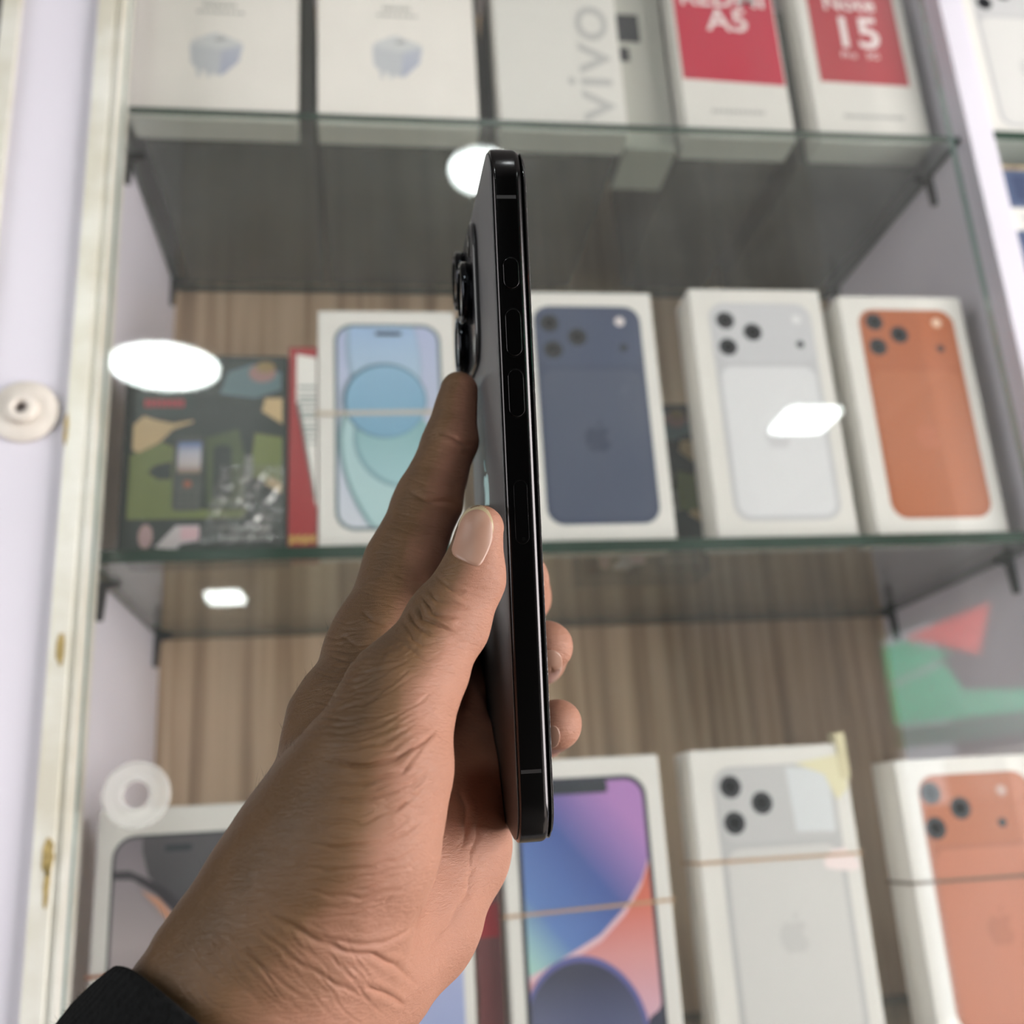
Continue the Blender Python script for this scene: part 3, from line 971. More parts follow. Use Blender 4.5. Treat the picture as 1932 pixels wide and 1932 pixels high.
for i in range(NX):
    for j in range(NZ):
        a = i * (NZ + 1) + j
        fs.append((a, a + NZ + 1, a + NZ + 2, a + 1))
wr = mesh_obj('clear_wrapper', vs, fs, t_.m, cb)

# --- narrow red box with a barcode label
e = carton('accessory_box', 'narrow bright red box with a white barcode label beside the pale blue phone box', -0.0485, .0180, .138, .030, ZM1, y=.6130, m=pm('scarlet_card', (160, 56, 58)))
k = -.015
lb = plate('barcode_label', [(-.0040, .1325), (.0087, .1300), (.0087, .028), (.0070, .034), (-.0040, .098)], k, TH, pm('label_white', (236, 234, 228)), e)
for i in range(12):
    z = .070 + i * .0034 + (i % 3) * .0006
    x_ = -.0030 if z > .098 else -.0030 + (.098 - z) * .13
    plate('barcode_bar', [(x_, z), (.0082, z), (.0082, z + .0012 + (i % 2) * .0006), (x_, z + .0012 + (i % 2) * .0006)], k - TH, TH, pm('bar_ink', (150, 160, 158)), lb)
plate('dark_edge', [(-.0040, .098), (.0070, .034), (.0082, .034), (-.0020, .098)], k - TH, TH, pm('edge_grey', (120, 130, 126)), lb)
for i in range(4):
    plate('gold_mark', [(-.0080 + i * .0042, .0045 + (i % 2) * .0015), (-.0048 + i * .0042, .0055), (-.0048 + i * .0042, .0110), (-.0080 + i * .0042, .0095)], k, TH, pm('gold_ink', (214, 178, 104), metal=.4), e)

# --- boxes in the next bay on the right
e = triple_camera_box('white phone box with grey lens print in the bay right of the partition', 0.4800, .0935, .176, .030, ZC + 0.4895, SILV2,
                      ((.25, .866), (.445, .818), (.246, .756)), (.79, .872), (.792, .768))
zz = ZM1
stack = [('white', .034), ('navy', .034), ('white', .034), ('navy', .034), ('white', .034), ('grey', .036), ('navy', .036), ('white', .020), ('navy', .034)]
for i, (c, hh) in enumerate(stack):
    e = carton('flat_box', ['lowest', 'second', 'third', 'fourth', 'fifth', 'sixth', 'seventh', 'eighth', 'topmost'][i] + ' flat %s box of the stack right of the partition' % c,
               0.4860, .090, hh - .0004, .160, zz, y=.618, m={'white': M_card, 'navy': pm('navy_card', (84, 96, 124)), 'grey': pm('grey_flat', (150, 152, 156))}[c], group='flat boxes stacked right of the partition')
    plate('side_print', rrect(-.036, .036, .006, hh - .006, .002) if hh > .03 else rrect(-.036, .036, .005, hh - .005, .002), -.08, TH, pm('print_' + c, {'white': (204, 204, 202), 'navy': (70, 80, 108), 'grey': (132, 134, 140)}[c]), e)
    zz += hh

# --- cartons added behind the upper front row, their dark greys painted for shade
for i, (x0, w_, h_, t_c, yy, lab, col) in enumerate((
        (-0.152, .118, .150, .190, .6385, 'added carton coloured as shade behind the leftmost charger box, seen through the glass shelf', (84, 85, 82)),
        (-0.029, .120, .150, .190, .6385, 'added carton coloured as shade behind the second charger box, seen through the glass shelf', (78, 79, 74)),
        (0.098, .092, .150, .186, .6420, 'added carton coloured as shade behind the lettered white box, seen through the glass shelf', (62, 62, 57)),
        (0.238, .080, .150, .186, .6420, 'added carton coloured as shade behind the crimson box, seen through the glass shelf', (58, 58, 53)),
        (0.336, .098, .150, .186, .6420, 'added carton coloured as shade behind the rose red box, seen through the glass shelf', (92, 94, 90)))):
    e = carton('shade_carton', lab, x0, w_, h_, t_c, ZU1, y=yy, m=mat('carton_%d' % i, lin(col), 0.6, var=0.06, vscale=14), group='shade-coloured cartons added behind the front row')
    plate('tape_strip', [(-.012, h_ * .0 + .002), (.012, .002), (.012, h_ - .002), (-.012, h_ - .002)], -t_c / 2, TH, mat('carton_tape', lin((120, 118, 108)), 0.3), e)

# ------------------------------------------------------------------ the held phone
def cam_pt(x, y, d):
    return np.array([(x - CX) / FPX * d, (CX - y) / FPX * d, d])


PH_D = np.array([-235.0, -148.0, FPX])
PH_D /= np.linalg.norm(PH_D)                                  # phone width runs away from the camera
PH_U = np.array([-0.043, 1.0, (-0.043 * 235 + 148) / FPX])
PH_U = PH_U - PH_D * (PH_U @ PH_D)
PH_U /= np.linalg.norm(PH_U)
PH_N = np.array([1.0, 0, 0])
PH_N = PH_N - PH_D * (PH_N @ PH_D) - PH_U * (PH_N @ PH_U)
PH_N /= np.linalg.norm(PH_N)
PH_H, PH_W = 0.1607, 0.0776
PH_C = cam_pt(984, 914, 0.2287)
PH_O = PH_C - PH_U * PH_H / 2
mw = np.eye(4)
mw[:3, 0], mw[:3, 1], mw[:3, 2] = RC @ PH_N, RC @ PH_D, RC @ PH_U
mw[:3, 3] = RC @ PH_O + np.array([0, 0, ZC])
phone = empty('mobile_phone', (0, 0, 0))
phone.matrix_world = Matrix(mw.tolist())
tag(phone, 'black phone with three camera lenses held upright edge-on in the hand', 'phone')
M_frame = mat('black_steel', lin((64, 62, 63)), 0.2, metal=1.0, bump=0.01, bscale=900)
M_back = mat('graphite_back_glass', lin((92, 91, 92)), 0.42, spec=0.6)
M_scr = mat('screen_glass', lin((8, 8, 9)), 0.05, spec=0.7)
M_ant = mat('antenna_line', lin((36, 35, 36)), 0.5)
M_btn = mat('black_button', lin((56, 54, 55)), 0.22, metal=1.0)
M_ring = mat('lens_ring_steel', lin((40, 41, 44)), 0.14, metal=1.0)
M_lglass = mat('lens_glass', lin((10, 12, 16)), 0.03, spec=1.0, coat=1.0)
M_logo = mat('mirror_logo', lin((150, 156, 158)), 0.08, metal=1.0)


def slab_x(name, pts, x0, x1, m, parent, bev=0.0, seg=3, bev0=None):
    bm = bmesh.new()
    f = bm.faces.new([bm.verts.new((x0, p[0], p[1])) for p in pts])
    r = bmesh.ops.extrude_face_region(bm, geom=[f])
    for v in r['geom']:
        if isinstance(v, bmesh.types.BMVert):
            v.co.x = x1
    if bev > 0:
        for xs, off in ((x0, bev if bev0 is None else bev0), (x1, bev)):
            es = [e for e in bm.edges if abs(e.verts[0].co.x - xs) < 1e-9 and abs(e.verts[1].co.x - xs) < 1e-9]
            bmesh.ops.bevel(bm, geom=es, offset=off, segments=seg, affect='EDGES', profile=0.5)
    o = bm_obj(name, bm, m, parent)
    for p in o.data.polygons:
        p.use_smooth = True
    try:
        o.data.set_sharp_from_angle(angle=math.radians(35))
    except Exception:
        pass
    return o


def rr_in(i, r):
    return rrect(i, PH_W - i, i, PH_H - i, r, 14)


fr = slab_x('frame', rr_in(0, 0.0105), -0.00355, 0.00345, M_frame, phone, 0.0018, 6, 0.0007)
slab_x('back_glass', rr_in(0.0007, 0.0100), -0.00395, -0.00356, M_back, phone, 0.00018, 2)
slab_x('screen', rr_in(0.0006, 0.0100), 0.00346, 0.0038, M_scr, phone, 0.00015, 2)
pr = slab_x('screen_protector', rr_in(0.0016, 0.0090), 0.00385, 0.0043, mat('protector_glass', lin((60, 56, 56)), 0.25, spec=0.6, bump=0.4, bscale=700), phone, 0.00010, 1)
for z in (0.1460, 0.0174):
    slab_x('antenna_band', [(-0.00004, z - 0.0004), (-0.00004, z + 0.0004), (0.001, z + 0.0004), (0.001, z - 0.0004)], -0.0029, 0.0016, M_ant, phone)


def pill_y(name, cx, z0, z1, hw, y0, y1, m, parent, bev=0.0002):
    """rounded key on the near edge: outline in x, z, standing proud towards the viewer"""
    o = plate(name, rrect(cx - hw, cx + hw, z0, z1, hw * 0.999, 8), y0, y0 - y1, m, parent)
    bm = bmesh.new()
    bm.from_mesh(o.data)
    es = [e for e in bm.edges if abs(e.verts[0].co.y - y1) < 1e-7 and abs(e.verts[1].co.y - y1) < 1e-7]
    bmesh.ops.bevel(bm, geom=es, offset=bev, segments=3, affect='EDGES', profile=0.5)
    bm.to_mesh(o.data)
    bm.free()
    return o


M_gap = mat('button_gap', lin((4, 4, 4)), 0.9, spec=0.05)
for nm, z0, z1 in (('action_button', 0.1247, 0.1319), ('volume_button', 0.1093, 0.1201), ('volume_button', 0.0955, 0.1063)):
    g = pill_y('button_recess', -0.0003, z0 - .0003, z1 + .0003, 0.00205, 0.0003, -0.00003, M_gap, phone, 0.00001)
    pill_y(nm, -0.0003, z0, z1, 0.00178, 0.0003, -0.00045, M_btn, phone)
g = pill_y('sim_tray_gap', -0.0003, 0.0670, 0.0814, 0.0016, 0.0003, -0.00003, M_gap, phone, 0.00001)
st = pill_y('sim_tray', -0.0003, 0.06712, 0.08128, 0.00150, 0.0003, -0.00007, mat('sim_tray_steel', lin((62, 60, 61)), 0.22, metal=1.0), phone, 0.00004)
plate('sim_hole', ell(-0.0001, 0.0682, 0.00042, 0.00042, 16), -0.00007, 0.00003, M_gap, st)

# camera block on the back (towards -x)
pl = slab_x('camera_plateau', [(0.0365 + p[0], PH_H - 0.0435 + p[1]) for p in rrect(0, 0.0375, 0, 0.0390, 0.0095, 10)], -0.0054, -0.0039, mat('plateau_glass', lin((44, 44, 46)), 0.22, spec=0.7), phone, 0.0008, 4)
for ly, lz in ((0.0640, PH_H - 0.0148), (0.0640, PH_H - 0.0338), (0.0462, PH_H - 0.0235)):
    ring = lathe('lens_ring', [(0.0, 0.0005), (0.0083, 0.0005), (0.0083, 0.0028), (0.0079, 0.0034), (0.0071, 0.0034), (0.0069, 0.0029), (0.0, 0.0029)], M_ring, phone, 48)
    gl = lathe('lens_glass', [(0.0, 0.00315), (0.0066, 0.00305), (0.0068, 0.0029), (0.0, 0.0029)], M_lglass, ring, 40)
    for o in (ring, gl):
        o.data.transform(Matrix.Rotation(-math.pi / 2, 4, 'Z'))
    ring.location = (-0.0050, ly, lz)
fl = lathe('flash', [(0.0, 0.0), (0.0030, 0.0), (0.0030, 0.0006), (0.0, 0.0007)], mat('flash_glass', lin((70, 68, 64)), 0.15), pl, 24)
fl.data.transform(Matrix.Rotation(-math.pi / 2, 4, 'Z'))
fl.location = (-0.0053, 0.0460, PH_H - 0.0105)
a, b = apple_outline(0.0388, PH_H * 0.505, 0.0135)
slab_x('logo', a, -0.00402, -0.00394, M_logo, phone)
slab_x('logo_leaf', b, -0.00402, -0.00394, M_logo, phone)

# ------------------------------------------------------------------ the hand
PHONE_HALF = np.array([0.0042, PH_W / 2, PH_H / 2])
PHONE_MID = PH_C + PH_D * PH_W / 2


def phone_sdf(P):
    q = P - PHONE_MID
    l = np.stack([q @ PH_N, q @ PH_D, q @ PH_U], 1)
    d = np.abs(l) - (PHONE_HALF - 0.001)
    return np.sqrt((np.maximum(d, 0) ** 2).sum(1)) + np.minimum(d.max(1), 0) - 0.001


def px(P):
    return CX + FPX * P[:, 0] / P[:, 2], CX - FPX * P[:, 1] / P[:, 2]


# ---- hand: tapered segments, each joint (pixel x, pixel y, distance, radius in px)
PALM=[
 [(480,1838,.190,163),(560,1700,.193,140),(620,1580,.197,120)],
 [(180,2290,.183,214),(345,2070,.190,208),(455,1930,.195,200),(565,1768,.199,168)],           # forearm, radial side
 [(210,2290,.199,206),(375,2080,.206,200),(485,1950,.210,190),(600,1830,.216,155)],           # forearm, ulnar side
 [(560,1768,.199,168),(610,1560,.208,122),(655,1370,.222,104),(712,1220,.238,86)],  # index metacarpal
 [(600,1790,.214,165),(680,1600,.232,110),(735,1420,.250,95),(795,1275,.262,72)],   # middle metacarpal
 [(640,1810,.222,150),(740,1640,.245,105),(800,1480,.262,90),(845,1340,.275,62)],   # ring metacarpal
 [(680,1800,.226,125),(785,1735,.236,112),(852,1600,.248,103),(884,1500,.262,80),(892,1430,.272,56)],   # little metacarpal / heel
]
THENAR=[
 [(600,1700,.192,140),(672,1580,.191,150),(712,1450,.195,136),(752,1318,.202,98)],
]
FINGERS=[
 [(752,1318,.202,94),(800,1250,.207,82),(845,1172,.211,77),(890,1090,.2125,60),(906,998,.2135,44)],   # thumb
 [(712,1220,.238,84),(762,1060,.252,71),(806,950,.262,62),(850,832,.270,50),(866,738,.276,36)],        # index
 [(795,1275,.262,66),(880,1185,.319,56),(985,1125,.312,52),(990,1090,.272,46)],
 [(845,1340,.275,60),(910,1275,.319,56),(1015,1238,.308,52),(1033,1219,.262,48)],
 [(892,1430,.272,52),(930,1405,.314,48),(1020,1382,.303,48),(1050,1367,.258,48)],
]


def conv(ch): return [(cam_pt(x,y,d),r*d/FPX) for x,y,d,r in ch]


def seg(P,a,ra,b,rb):
    ab=b-a; t=np.clip(((P-a)@ab)/(ab@ab),0,1).astype(P.dtype)
    q=P-(a+t[:,None]*ab)
    return np.sqrt((q*q).sum(1))-(ra+(rb-ra)*t)


def smin(a,b,k):
    h=np.clip(.5+.5*(b-a)/k,0,1); return b+(a-b)*h-k*h*(1-h)


def chain(P,ch,k):
    d=None; ch=conv(ch)
    for (a,ra),(b,rb) in zip(ch[:-1],ch[1:]):
        e=seg(P,a,ra,b,rb); d=e if d is None else smin(d,e,k)
    return d


def sdf(P):
    d=None
    for ch in PALM:
        e=chain(P,ch,.006); d=e if d is None else smin(d,e,.012)
    for ch in THENAR: d=smin(d,chain(P,ch,.004),.013)
    for i,ch in enumerate(FINGERS): d=smin(d,chain(P,ch,.0025),(.0065,.006,.004,.003,.003)[i])
    return np.maximum(d,-phone_sdf(P)+.00008)


def surface(lo,hi,h):
    n=np.ceil((hi-lo)/h).astype(int)+1
    ax=[lo[i]+h*np.arange(n[i]) for i in range(3)]
    G=np.stack(np.meshgrid(*ax,indexing='ij'),-1).reshape(-1,3)
    S=np.concatenate([sdf(G[i:i+400000]) for i in range(0,len(G),400000)]).reshape(n)
    # surface nets
    C=np.zeros(tuple(n-1)+(3,));W=np.zeros(tuple(n-1))
    corners=[(i,j,k) for i in(0,1) for j in(0,1) for k in(0,1)]
    sl=lambda o:tuple(slice(o[a],n[a]-1+o[a]) for a in range(3))
    for c in corners:
        for a in range(3):
            if c[a]==0:
                c2=list(c);c2[a]=1
                s0=S[sl(c)];s1=S[sl(c2)];m=(s0<0)!=(s1<0)
                t=np.where(m,s0/np.where(m,s0-s1,1),0)
                for b in range(3):
                    C[...,b]+=m*(c[b]+(t if b==a else 0))
                W+=m
    act=W>0; idx=-np.ones(tuple(n-1),int); idx[act]=np.arange(act.sum())
    ijk=np.argwhere(act)
    V=lo+h*(ijk+C[act]/W[act][:,None])
    F=[]
    for a in range(3):
        b,c=(a+1)%3,(a+2)%3
        s0=np.take(S,range(0,n[a]-1),a);s1=np.take(S,range(1,n[a]),a)
        m=(s0<0)!=(s1<0)
        e=np.argwhere(m)
        e=e[(e[:,b]>0)&(e[:,c]>0)&(e[:,b]<n[b]-1)&(e[:,c]<n[c]-1)]
        def cell(db,dc):
            q=e.copy();q[:,b]-=db;q[:,c]-=dc;return idx[tuple(q.T)]
        f=np.stack([cell(1,1),cell(0,1),cell(0,0),cell(1,0)],1)
        flip=s0[tuple(e.T)]>0
        f[flip]=f[flip][:,::-1]; F.append(f)
    return V,np.concatenate(F)


def subdivide(V,F):
    E=np.stack([F,np.roll(F,-1,1)],-1).reshape(-1,2);Es=np.sort(E,1)
    key=Es[:,0].astype(np.int64)*len(V)+Es[:,1]
    u,inv=np.unique(key,return_inverse=True)
    e0,e1=u//len(V),u%len(V)
    nv=len(V);VE=(V[e0]+V[e1])/2;VF=V[F].mean(1)
    ei=inv.reshape(-1,4)+nv; fi=np.arange(len(F))+nv+len(VE)
    V2=np.concatenate([V,VE,VF])
    F2=np.concatenate([np.stack([F[:,i],ei[:,i],fi,ei[:,i-1]],1) for i in range(4)])
    return V2,F2


def sdf_grad(P,e=2e-4):
    return np.stack([sdf(P+np.eye(3)[i]*e)-sdf(P-np.eye(3)[i]*e) for i in range(3)],1)/(2*e)


def project(V,it=2):
    for _ in range(it):
        d=sdf(V);g=sdf_grad(V);V=V-g*(d/np.maximum((g*g).sum(1),.2))[:,None]
    return V


def to_world(P):
    return P @ RC.T + np.array([0, 0, ZC])


HV, HF = surface(np.array([-.125, -.17, .135]), np.array([.035, .05, .345]), .0024)
HV = project(HV, 2)
for _ in range(2):
    HV, HF = subdivide(HV, HF)
    HV = project(HV, 1)
HN = sdf_grad(HV)
HN, _f = subdivide(HN, HF)
HV, HF = subdivide(HV, HF)
HN /= np.linalg.norm(HN, axis=1)[:, None] + 1e-9
HV = HV - HN * sdf(HV)[:, None]
HX, HY = px(HV)
VIEW = -HV / np.linalg.norm(HV, axis=1)[:, None]
FACE = (HN * VIEW).sum(1)

# skin folds: polyline on the near side of the hand, width and depth in px / mm
FOLDS = [
    ([(607, 1434), (692, 1447), (750, 1429), (790, 1407), (821, 1376)], 5, .75), ([(612, 1483), (701, 1478), (758, 1456), (803, 1407)], 4, .45),
    ([(607, 1510), (701, 1505), (772, 1483), (816, 1452)], 4, .45), ([(589, 1545), (678, 1554), (745, 1527), (800, 1490)], 4, .38),
    ([(580, 1594), (656, 1599), (745, 1581), (800, 1545)], 4, .38), ([(576, 1639), (656, 1643), (745, 1625), (800, 1590)], 4, .38),
    ([(585, 1683), (678, 1696), (767, 1674)], 4, .34), ([(640, 1415), (715, 1405), (775, 1370)], 4, .34), ([(630, 1385), (700, 1375), (770, 1340)], 3.5, .28),
    ([(600, 1350), (680, 1330), (750, 1290)], 3.5, .22), ([(640, 1295), (720, 1265), (790, 1235)], 3.5, .22),
    ([(509, 1723), (576, 1763), (647, 1794), (700, 1803), (745, 1821), (790, 1861)], 6, .65), ([(585, 1759), (656, 1781), (723, 1781), (772, 1754), (803, 1710)], 5, .45),
    ([(690, 1858), (730, 1880), (767, 1897)], 6, .6), ([(480, 1745), (540, 1800), (620, 1850), (700, 1890)], 5, .30), ([(430, 1760), (500, 1830), (580, 1890)], 5, .22),
    ([(796, 1124), (815, 1155), (839, 1165), (870, 1170)], 4, .55), ([(784, 1134), (799, 1165), (827, 1183), (860, 1192)], 4, .6), ([(772, 1152), (788, 1182), (810, 1198)], 4, .45),
    ([(808, 1106), (827, 1134), (852, 1143), (885, 1145)], 4, .4), ([(760, 1172), (780, 1205), (815, 1222)], 4, .35), ([(825, 1090), (850, 1112), (880, 1118)], 4, .3),
    ([(745, 1195), (770, 1225), (810, 1245)], 4, .25),
    ([(826, 818), (855, 826), (893, 841)], 4.5, .55), ([(770, 931), (818, 944), (862, 952)], 5, .6), ([(740, 1080), (770, 1092), (800, 1102)], 4.5, .3),
    ([(684, 1149), (703, 1168), (730, 1184)], 5, .5), ([(640, 1200), (670, 1215), (705, 1215)], 4, .3), ([(625, 1240), (660, 1245), (700, 1235)], 4, .25),
    ([(590, 1290), (640, 1280), (690, 1260)], 4, .22), ([(900, 1610), (880, 1680), (850, 1740), (800, 1800)], 6, .35), ([(868, 1480), (880, 1540), (872, 1600)], 6, .5),
    ([(905, 1540), (893, 1590), (880, 1650)], 5, .3),
]
frnd = random.Random(21)
for i in range(34):                       # fine lines across the ball of the thumb
    y0 = 1225 + i * 15 + frnd.uniform(-5, 5)
    a_, b_ = 560 + frnd.uniform(0, 70) + max(0, 1330 - y0) * .7, 800 + frnd.uniform(-60, 30) - max(0, y0 - 1600) * .2
    FOLDS.append(([(a_, y0 + 6), (a_ * .6 + b_ * .4, y0 + 9), (b_ * .75 + a_ * .25, y0 - 8), (b_, y0 - 30 - frnd.uniform(0, 20))], 2.6, frnd.uniform(.10, .24)))
for i in range(44):                       # slanting lines on the wrist
    t_ = i / 43
    x0, y0 = 330 + 330 * t_ + frnd.uniform(-12, 12), 1800 - 60 * math.sin(t_ * 3.0) + 20 * t_ + frnd.uniform(-45, 60)
    l_ = frnd.uniform(70, 170)
    FOLDS.append(([(x0, y0), (x0 + l_ * .28, y0 + l_ * .42), (x0 + l_ * .62, y0 + l_ * .76)], 2.8, frnd.uniform(.06, .15)))
for i in range(16):                       # short lines over the knuckle of the index finger
    x0, y0 = 600 + frnd.uniform(-10, 50), 1170 + i * 14
    x0 -= max(0, y0 - 1230) * .35
    FOLDS.append(([(x0, y0), (x0 + 40, y0 + 6), (x0 + 85, y0 - 4)], 2.6, frnd.uniform(.12, .25)))
for i in range(20):                       # rings of fine lines along the index finger
    y0 = 850 + i * 15
    c_ = 845 - (y0 - 850) * .44
    FOLDS.append(([(c_ - 48, y0 - 4), (c_, y0 + 5), (c_ + 40, y0 + 12)], 2.4, frnd.uniform(.06, .14)))
for i in range(8):
    y0 = 1090 + i * 17
    c_ = 905 - (y0 - 1090) * .55
    FOLDS.append(([(c_ - 55, y0 - 22), (c_ - 10, y0 + 4), (c_ + 35, y0 + 8)], 2.4, frnd.uniform(.08, .16)))
disp = np.zeros(len(HV))
for pts, wpx, dep in FOLDS:
    pts = np.array(pts, float)
    best = np.full(len(HV), 1e9)
    frac = np.zeros(len(HV))
    L = np.concatenate([[0], np.cumsum(np.linalg.norm(np.diff(pts, axis=0), axis=1))])
    lo, hi = pts.min(0) - 20, pts.max(0) + 20
    m = (HX > lo[0]) & (HX < hi[0]) & (HY > lo[1]) & (HY < hi[1]) & (FACE > 0.05) & (HV[:, 2] < .272)
    ix = np.where(m)[0]
    Q = np.stack([HX[ix], HY[ix]], 1)
    Q = Q + 2.2 * np.stack([np.sin(Q[:, 1] * .11 + pts[0, 0]), np.sin(Q[:, 0] * .09 + pts[0, 1])], 1)
    bb = np.full(len(ix), 1e9)
    ff = np.zeros(len(ix))
    for i in range(len(pts) - 1):
        a, b = pts[i], pts[i + 1]
        tt = np.clip(((Q - a) @ (b - a)) / ((b - a) @ (b - a)), 0, 1)
        dd = np.linalg.norm(Q - a - tt[:, None] * (b - a), axis=1)
        s = dd < bb
        bb[s] = dd[s]
        ff[s] = ((L[i] + tt * (L[i + 1] - L[i])) / L[-1])[s]
    fade = np.clip(np.minimum(ff, 1 - ff) * 5, 0, 1) ** .7
    disp[ix] -= dep * .00072 * fade * (np.exp(-(bb / (wpx * .68)) ** 2) - .35 * np.exp(-((bb - wpx * 2.2) / (wpx * 1.2)) ** 2))
# soft swellings: tendons and flesh
disp += .00015 * np.sin(HV[:, 0] * 420 + 3 * np.sin(HV[:, 1] * 160)) * np.sin(HV[:, 1] * 330 + HV[:, 2] * 200)
ps = phone_sdf(HV)
disp *= np.clip(ps / .0015, 0, 1)
HV2 = HV + HN * disp[:, None]
# palm skin is pinker than the back of the hand
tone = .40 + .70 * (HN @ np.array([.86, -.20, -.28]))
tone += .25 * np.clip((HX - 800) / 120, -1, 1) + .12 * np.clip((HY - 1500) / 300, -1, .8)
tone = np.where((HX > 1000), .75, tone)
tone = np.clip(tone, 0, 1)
W = to_world(HV2)
me = bpy.data.meshes.new('person')
me.vertices.add(len(W))
me.vertices.foreach_set('co', W.astype(np.float32).ravel())
me.loops.add(HF.size)
me.loops.foreach_set('vertex_index', HF.astype(np.int32).ravel())
me.polygons.add(len(HF))
me.polygons.foreach_set('loop_start', np.arange(0, HF.size, 4, dtype=np.int32))
me.polygons.foreach_set('use_smooth', np.ones(len(HF), dtype=bool))
me.update(calc_edges=True)
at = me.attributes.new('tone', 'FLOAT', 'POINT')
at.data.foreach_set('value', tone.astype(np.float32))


def skin_mat():
    t = NT('skin')
    av = t.n('ShaderNodeAttribute', attribute_name='tone')
    tc = t.n('ShaderNodeTexCoord')
    ns = t.n('ShaderNodeTexNoise')
    ns.inputs['Scale'].default_value = 95
    ns.inputs['Detail'].default_value = 7
    t.l(tc.outputs['Object'], ns.inputs['Vector'])
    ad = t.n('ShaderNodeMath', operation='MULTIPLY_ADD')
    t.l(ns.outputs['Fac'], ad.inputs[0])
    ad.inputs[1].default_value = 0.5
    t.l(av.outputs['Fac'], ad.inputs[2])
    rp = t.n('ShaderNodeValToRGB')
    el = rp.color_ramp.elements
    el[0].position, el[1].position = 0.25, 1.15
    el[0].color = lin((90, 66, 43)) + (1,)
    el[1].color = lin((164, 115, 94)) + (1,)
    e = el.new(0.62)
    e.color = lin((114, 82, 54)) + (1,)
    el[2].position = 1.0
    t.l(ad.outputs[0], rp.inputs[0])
    t.l(rp.outputs[0], t.b.inputs['Base Color'])
    t.b.inputs['Roughness'].default_value = 0.48
    t.b.inputs['Specular IOR Level'].default_value = 0.4
    t.b.inputs['Subsurface Weight'].default_value = 0.0
    t.b.inputs['Subsurface Radius'].default_value = (1.0, 0.35, 0.2)
    t.b.inputs['Subsurface Scale'].default_value = 0.003
    # fine skin relief: stretched lines plus small cells
    mp = t.n('ShaderNodeMapping')
    mp.inputs['Rotation'].default_value = (0.2, -0.25, 0.1)
    mp.inputs['Scale'].default_value = (260, 380, 1100)
    t.l(tc.outputs['Object'], mp.inputs['Vector'])
    n2 = t.n('ShaderNodeTexNoise')
    n2.inputs['Scale'].default_value = 1.0
    n2.inputs['Detail'].default_value = 5
    n2.inputs['Distortion'].default_value = 1.2
    t.l(mp.outputs[0], n2.inputs['Vector'])
    vo = t.n('ShaderNodeTexVoronoi')
    vo.feature = 'DISTANCE_TO_EDGE'
    vo.inputs['Scale'].default_value = 2300
    t.l(tc.outputs['Object'], vo.inputs['Vector'])
    mr = t.n('ShaderNodeMapRange')
    mr.inputs[1].default_value = 0.0
    mr.inputs[2].default_value = 0.12
    t.l(vo.outputs['Distance'], mr.inputs[0])
    mm = t.n('ShaderNodeMath', operation='MULTIPLY_ADD')
    t.l(mr.outputs[0], mm.inputs[0])
    mm.inputs[1].default_value = 0.12
    t.l(n2.outputs['Fac'], mm.inputs[2])
    bp = t.n('ShaderNodeBump')
    bp.inputs['Strength'].default_value = 0.55
    bp.inputs['Distance'].default_value = 0.0006
    t.l(mm.outputs[0], bp.inputs['Height'])
    t.l(bp.outputs[0], t.b.inputs['Normal'])
    return t.m


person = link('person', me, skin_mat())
tag(person, 'left hand and wrist in a black knit cuff gripping the upright phone', 'person')


def march(Q, d0=.17, d1=.34):
    """where the camera-side rays through pixels Q meet the skin"""
    r = np.stack([(Q[:, 0] - CX) / FPX, (CX - Q[:, 1]) / FPX, np.ones(len(Q))], 1)
    n = np.linalg.norm(r, axis=1)
    d = np.full(len(Q), d0)
    for _ in range(90):
        d = np.minimum(d + sdf(r * d[:, None]) / n * .8, d1)
    return r * d[:, None]


def nail(poly, m, parent, name='fingernail', h=.00035, d0=.17):
    poly = np.array(poly, float)
    k = len(poly)
    cl = []
    for i in range(k):
        p0, p1, p2, p3 = poly[i - 1], poly[i], poly[(i + 1) % k], poly[(i + 2) % k]
        for tt in (0, .25, .5, .75):
            cl.append(.5 * (2 * p1 + (p2 - p0) * tt + (2 * p0 - 5 * p1 + 4 * p2 - p3) * tt ** 2 + (-p0 + 3 * p1 - 3 * p2 + p3) * tt ** 3))
    cl = np.array(cl)
    c = cl.mean(0)
    rings = (0, .25, .5, .72, .88, .96, 1.0)
    Q = np.concatenate([[c]] + [c + s * (cl - c) for s in rings[1:]])
    S = np.concatenate([[0]] + [np.full(len(cl), s) for s in rings[1:]])
    P = march(Q, d0)
    g = sdf_grad(P)
    g /= np.linalg.norm(g, axis=1)[:, None]
    P = P + g * np.where(S < .97, h * (1 - .3 * S ** 2), -.0002)[:, None]
    fs = []
    n = len(cl)
    for i in range(n):
        fs.append((0, 1 + i, 1 + (i + 1) % n))
    for j in range(len(rings) - 2):
        a, b = 1 + j * n, 1 + (j + 1) * n
        for i in range(n):
            fs.append((a + i, b + i, b + (i + 1) % n, a + (i + 1) % n))
    return mesh_obj(name, to_world(P), fs, m, parent, smooth=True)


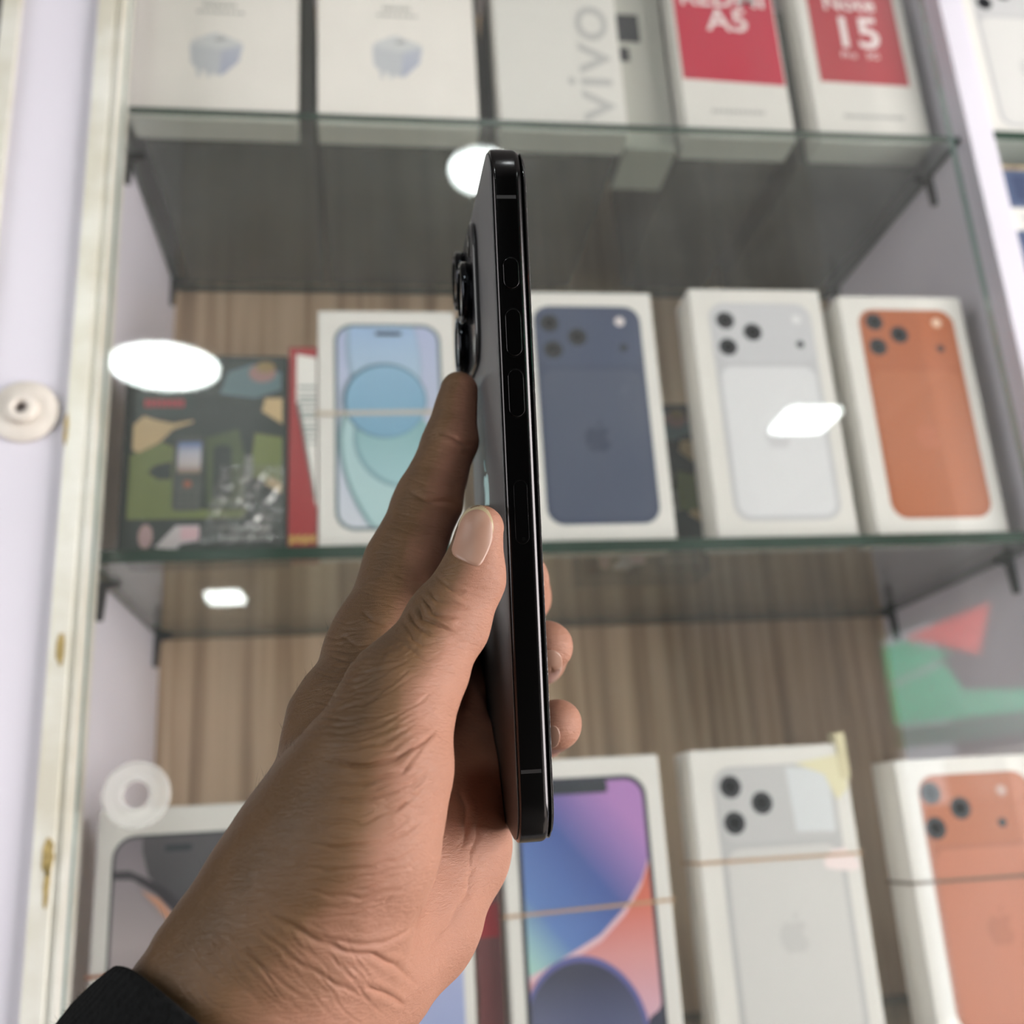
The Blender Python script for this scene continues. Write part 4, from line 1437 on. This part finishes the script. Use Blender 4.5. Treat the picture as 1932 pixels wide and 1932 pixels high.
M_nail = mat('nail', lin((160, 122, 104)), 0.42, spec=0.6, var=0.06, vscale=120)
M_tip = mat('nail_tip', lin((172, 154, 122)), 0.3, spec=0.6)
n1 = nail([(867, 990), (878, 971), (893, 962), (908, 962), (921, 972), (929, 992), (929, 1020), (917, 1050), (903, 1069), (880, 1062), (853, 1045), (858, 1018)], M_nail, person, h=.00034)
nail([(864, 992), (876, 966), (892, 954), (908, 953), (921, 962), (931, 985), (930, 1012), (919, 1040), (898, 1045), (868, 1030)], M_tip, n1, 'nail_edge', h=.00020)
nail([(1010, 1232), (1040, 1226), (1056, 1233), (1061, 1250), (1056, 1272), (1040, 1288), (1012, 1270)], M_nail, person, d0=.235)
nail([(1012, 1376), (1045, 1368), (1055, 1378), (1057, 1392), (1050, 1408), (1030, 1412), (1012, 1400)], M_nail, person, d0=.235)

# ---- knit cuff
rng = np.random.default_rng(5)
ax0 = (cam_pt(445, 1925, .195) + cam_pt(500, 1960, .210)) / 2
ax1 = (cam_pt(330, 2060, .190) + cam_pt(380, 2080, .206)) / 2
adir = ax1 - ax0
adir /= np.linalg.norm(adir)
adir = adir - 0.0
e1 = np.cross(adir, [0, 0, 1.0])
e1 /= np.linalg.norm(e1)
e2 = np.cross(adir, e1)
NS, NA = 26, 280
TA = np.linspace(0, 2 * np.pi, NA, endpoint=False)
open_c = ax0 + adir * 0.0120
D = np.cos(TA)[:, None] * e1 + np.sin(TA)[:, None] * e2
SHEAR = .016 * -D[:, 2]                      # the cuff sits further up on the near side of the wrist
base_r = []
for s in np.linspace(0, .030, 5):
    c = open_c + adir * (s - SHEAR)[:, None]
    r = np.full(NA, .045)
    for _ in range(40):
        r = r - sdf(c + D * r[:, None]) * .8
    base_r.append(r)
base_r = np.array(base_r)
vs, fs = [], []
prof = [(.0065, .0010), (.0030, .0008), (.0012, .0009), (.0004, .0014), (.0, .0022), (.0004, .0031), (.0014, .0037), (.0032, .0041)] + [(.0032 + .0018 * i, .0042 + .00012 * i) for i in range(1, 20)]
for s, off in prof:
    r = np.array([np.interp(s, np.linspace(0, .030, 5), base_r[:, k]) for k in range(NA)])
    rib = (.00042 * np.abs(np.sin(TA * 48)) if off > .0018 else 0) + .00018 * np.sin(s * 3800) * (off > .003)
    vs.append(open_c + adir * (s - SHEAR)[:, None] + D * (r + off + rib)[:, None])
vs = np.concatenate(vs)
for i in range(len(prof) - 1):
    for k in range(NA):
        fs.append((i * NA + k, i * NA + (k + 1) % NA, (i + 1) * NA + (k + 1) % NA, (i + 1) * NA + k))
M_knit = mat('black_knit', lin((22, 22, 23)), 0.95, spec=0.15, var=0.35, vscale=900, bump=0.8, bscale=1500)
sl = mesh_obj('sleeve', to_world(vs), fs, M_knit, person, smooth=True)
sl['label'] = 'black knit cuff'


def strands(name, roots, dirs, length, rad, m, parent):
    vs, fs = [], []
    for P, d in zip(roots, dirs):
        l = length * rng.uniform(.5, 1.3)
        side = np.cross(d, rng.normal(size=3))
        side /= np.linalg.norm(side)
        s2_ = np.cross(d, side)
        bend = rng.normal(size=3) * l * .25
        k = len(vs)
        for a in (0, 2.1, 4.2):
            vs.append(P + (np.cos(a) * side + np.sin(a) * s2_) * rad)
        mid = P + d * l * .55 + bend * .4
        for a in (0, 2.1, 4.2):
            vs.append(mid + (np.cos(a) * side + np.sin(a) * s2_) * rad * .7)
        vs.append(P + d * l + bend)
        for j in range(3):
            fs.append((k + j, k + (j + 1) % 3, k + 3 + (j + 1) % 3, k + 3 + j))
            fs.append((k + 3 + j, k + 3 + (j + 1) % 3, k + 6))
    o = mesh_obj(name, to_world(np.array(vs)), fs, m, parent)
    o['kind'] = 'stuff'
    return o


idx = rng.integers(NA * 6, len(vs), 2600)
rt = vs[idx]
cen = open_c + ((rt - open_c) @ adir)[:, None] * adir
dr_ = rt - cen
dr_ /= np.linalg.norm(dr_, axis=1)[:, None]
dr_ = dr_ + rng.normal(size=dr_.shape) * .6
dr_ /= np.linalg.norm(dr_, axis=1)[:, None]
strands('sleeve_fuzz', rt, dr_, .0011, .000025, M_knit, sl)
cand = np.where((np.abs(FACE) < .22) & (HX < 720) & (HX > 290) & (HY > 1000) & (HY < 1840) & (HN[:, 0] < -.5))[0]
pick = rng.choice(cand, 70, replace=False)
hd = HN[pick] * .55 + np.array([.35, .75, .1]) + rng.normal(size=(70, 3)) * .15
hd /= np.linalg.norm(hd, axis=1)[:, None]
strands('arm_hair', HV[pick], hd, .0028, .000022, mat('dark_hair', lin((40, 32, 28)), 0.6), person)

for o in bpy.data.objects:
    for k in ('w', 'h', 't'):
        if k in o:
            del o[k]
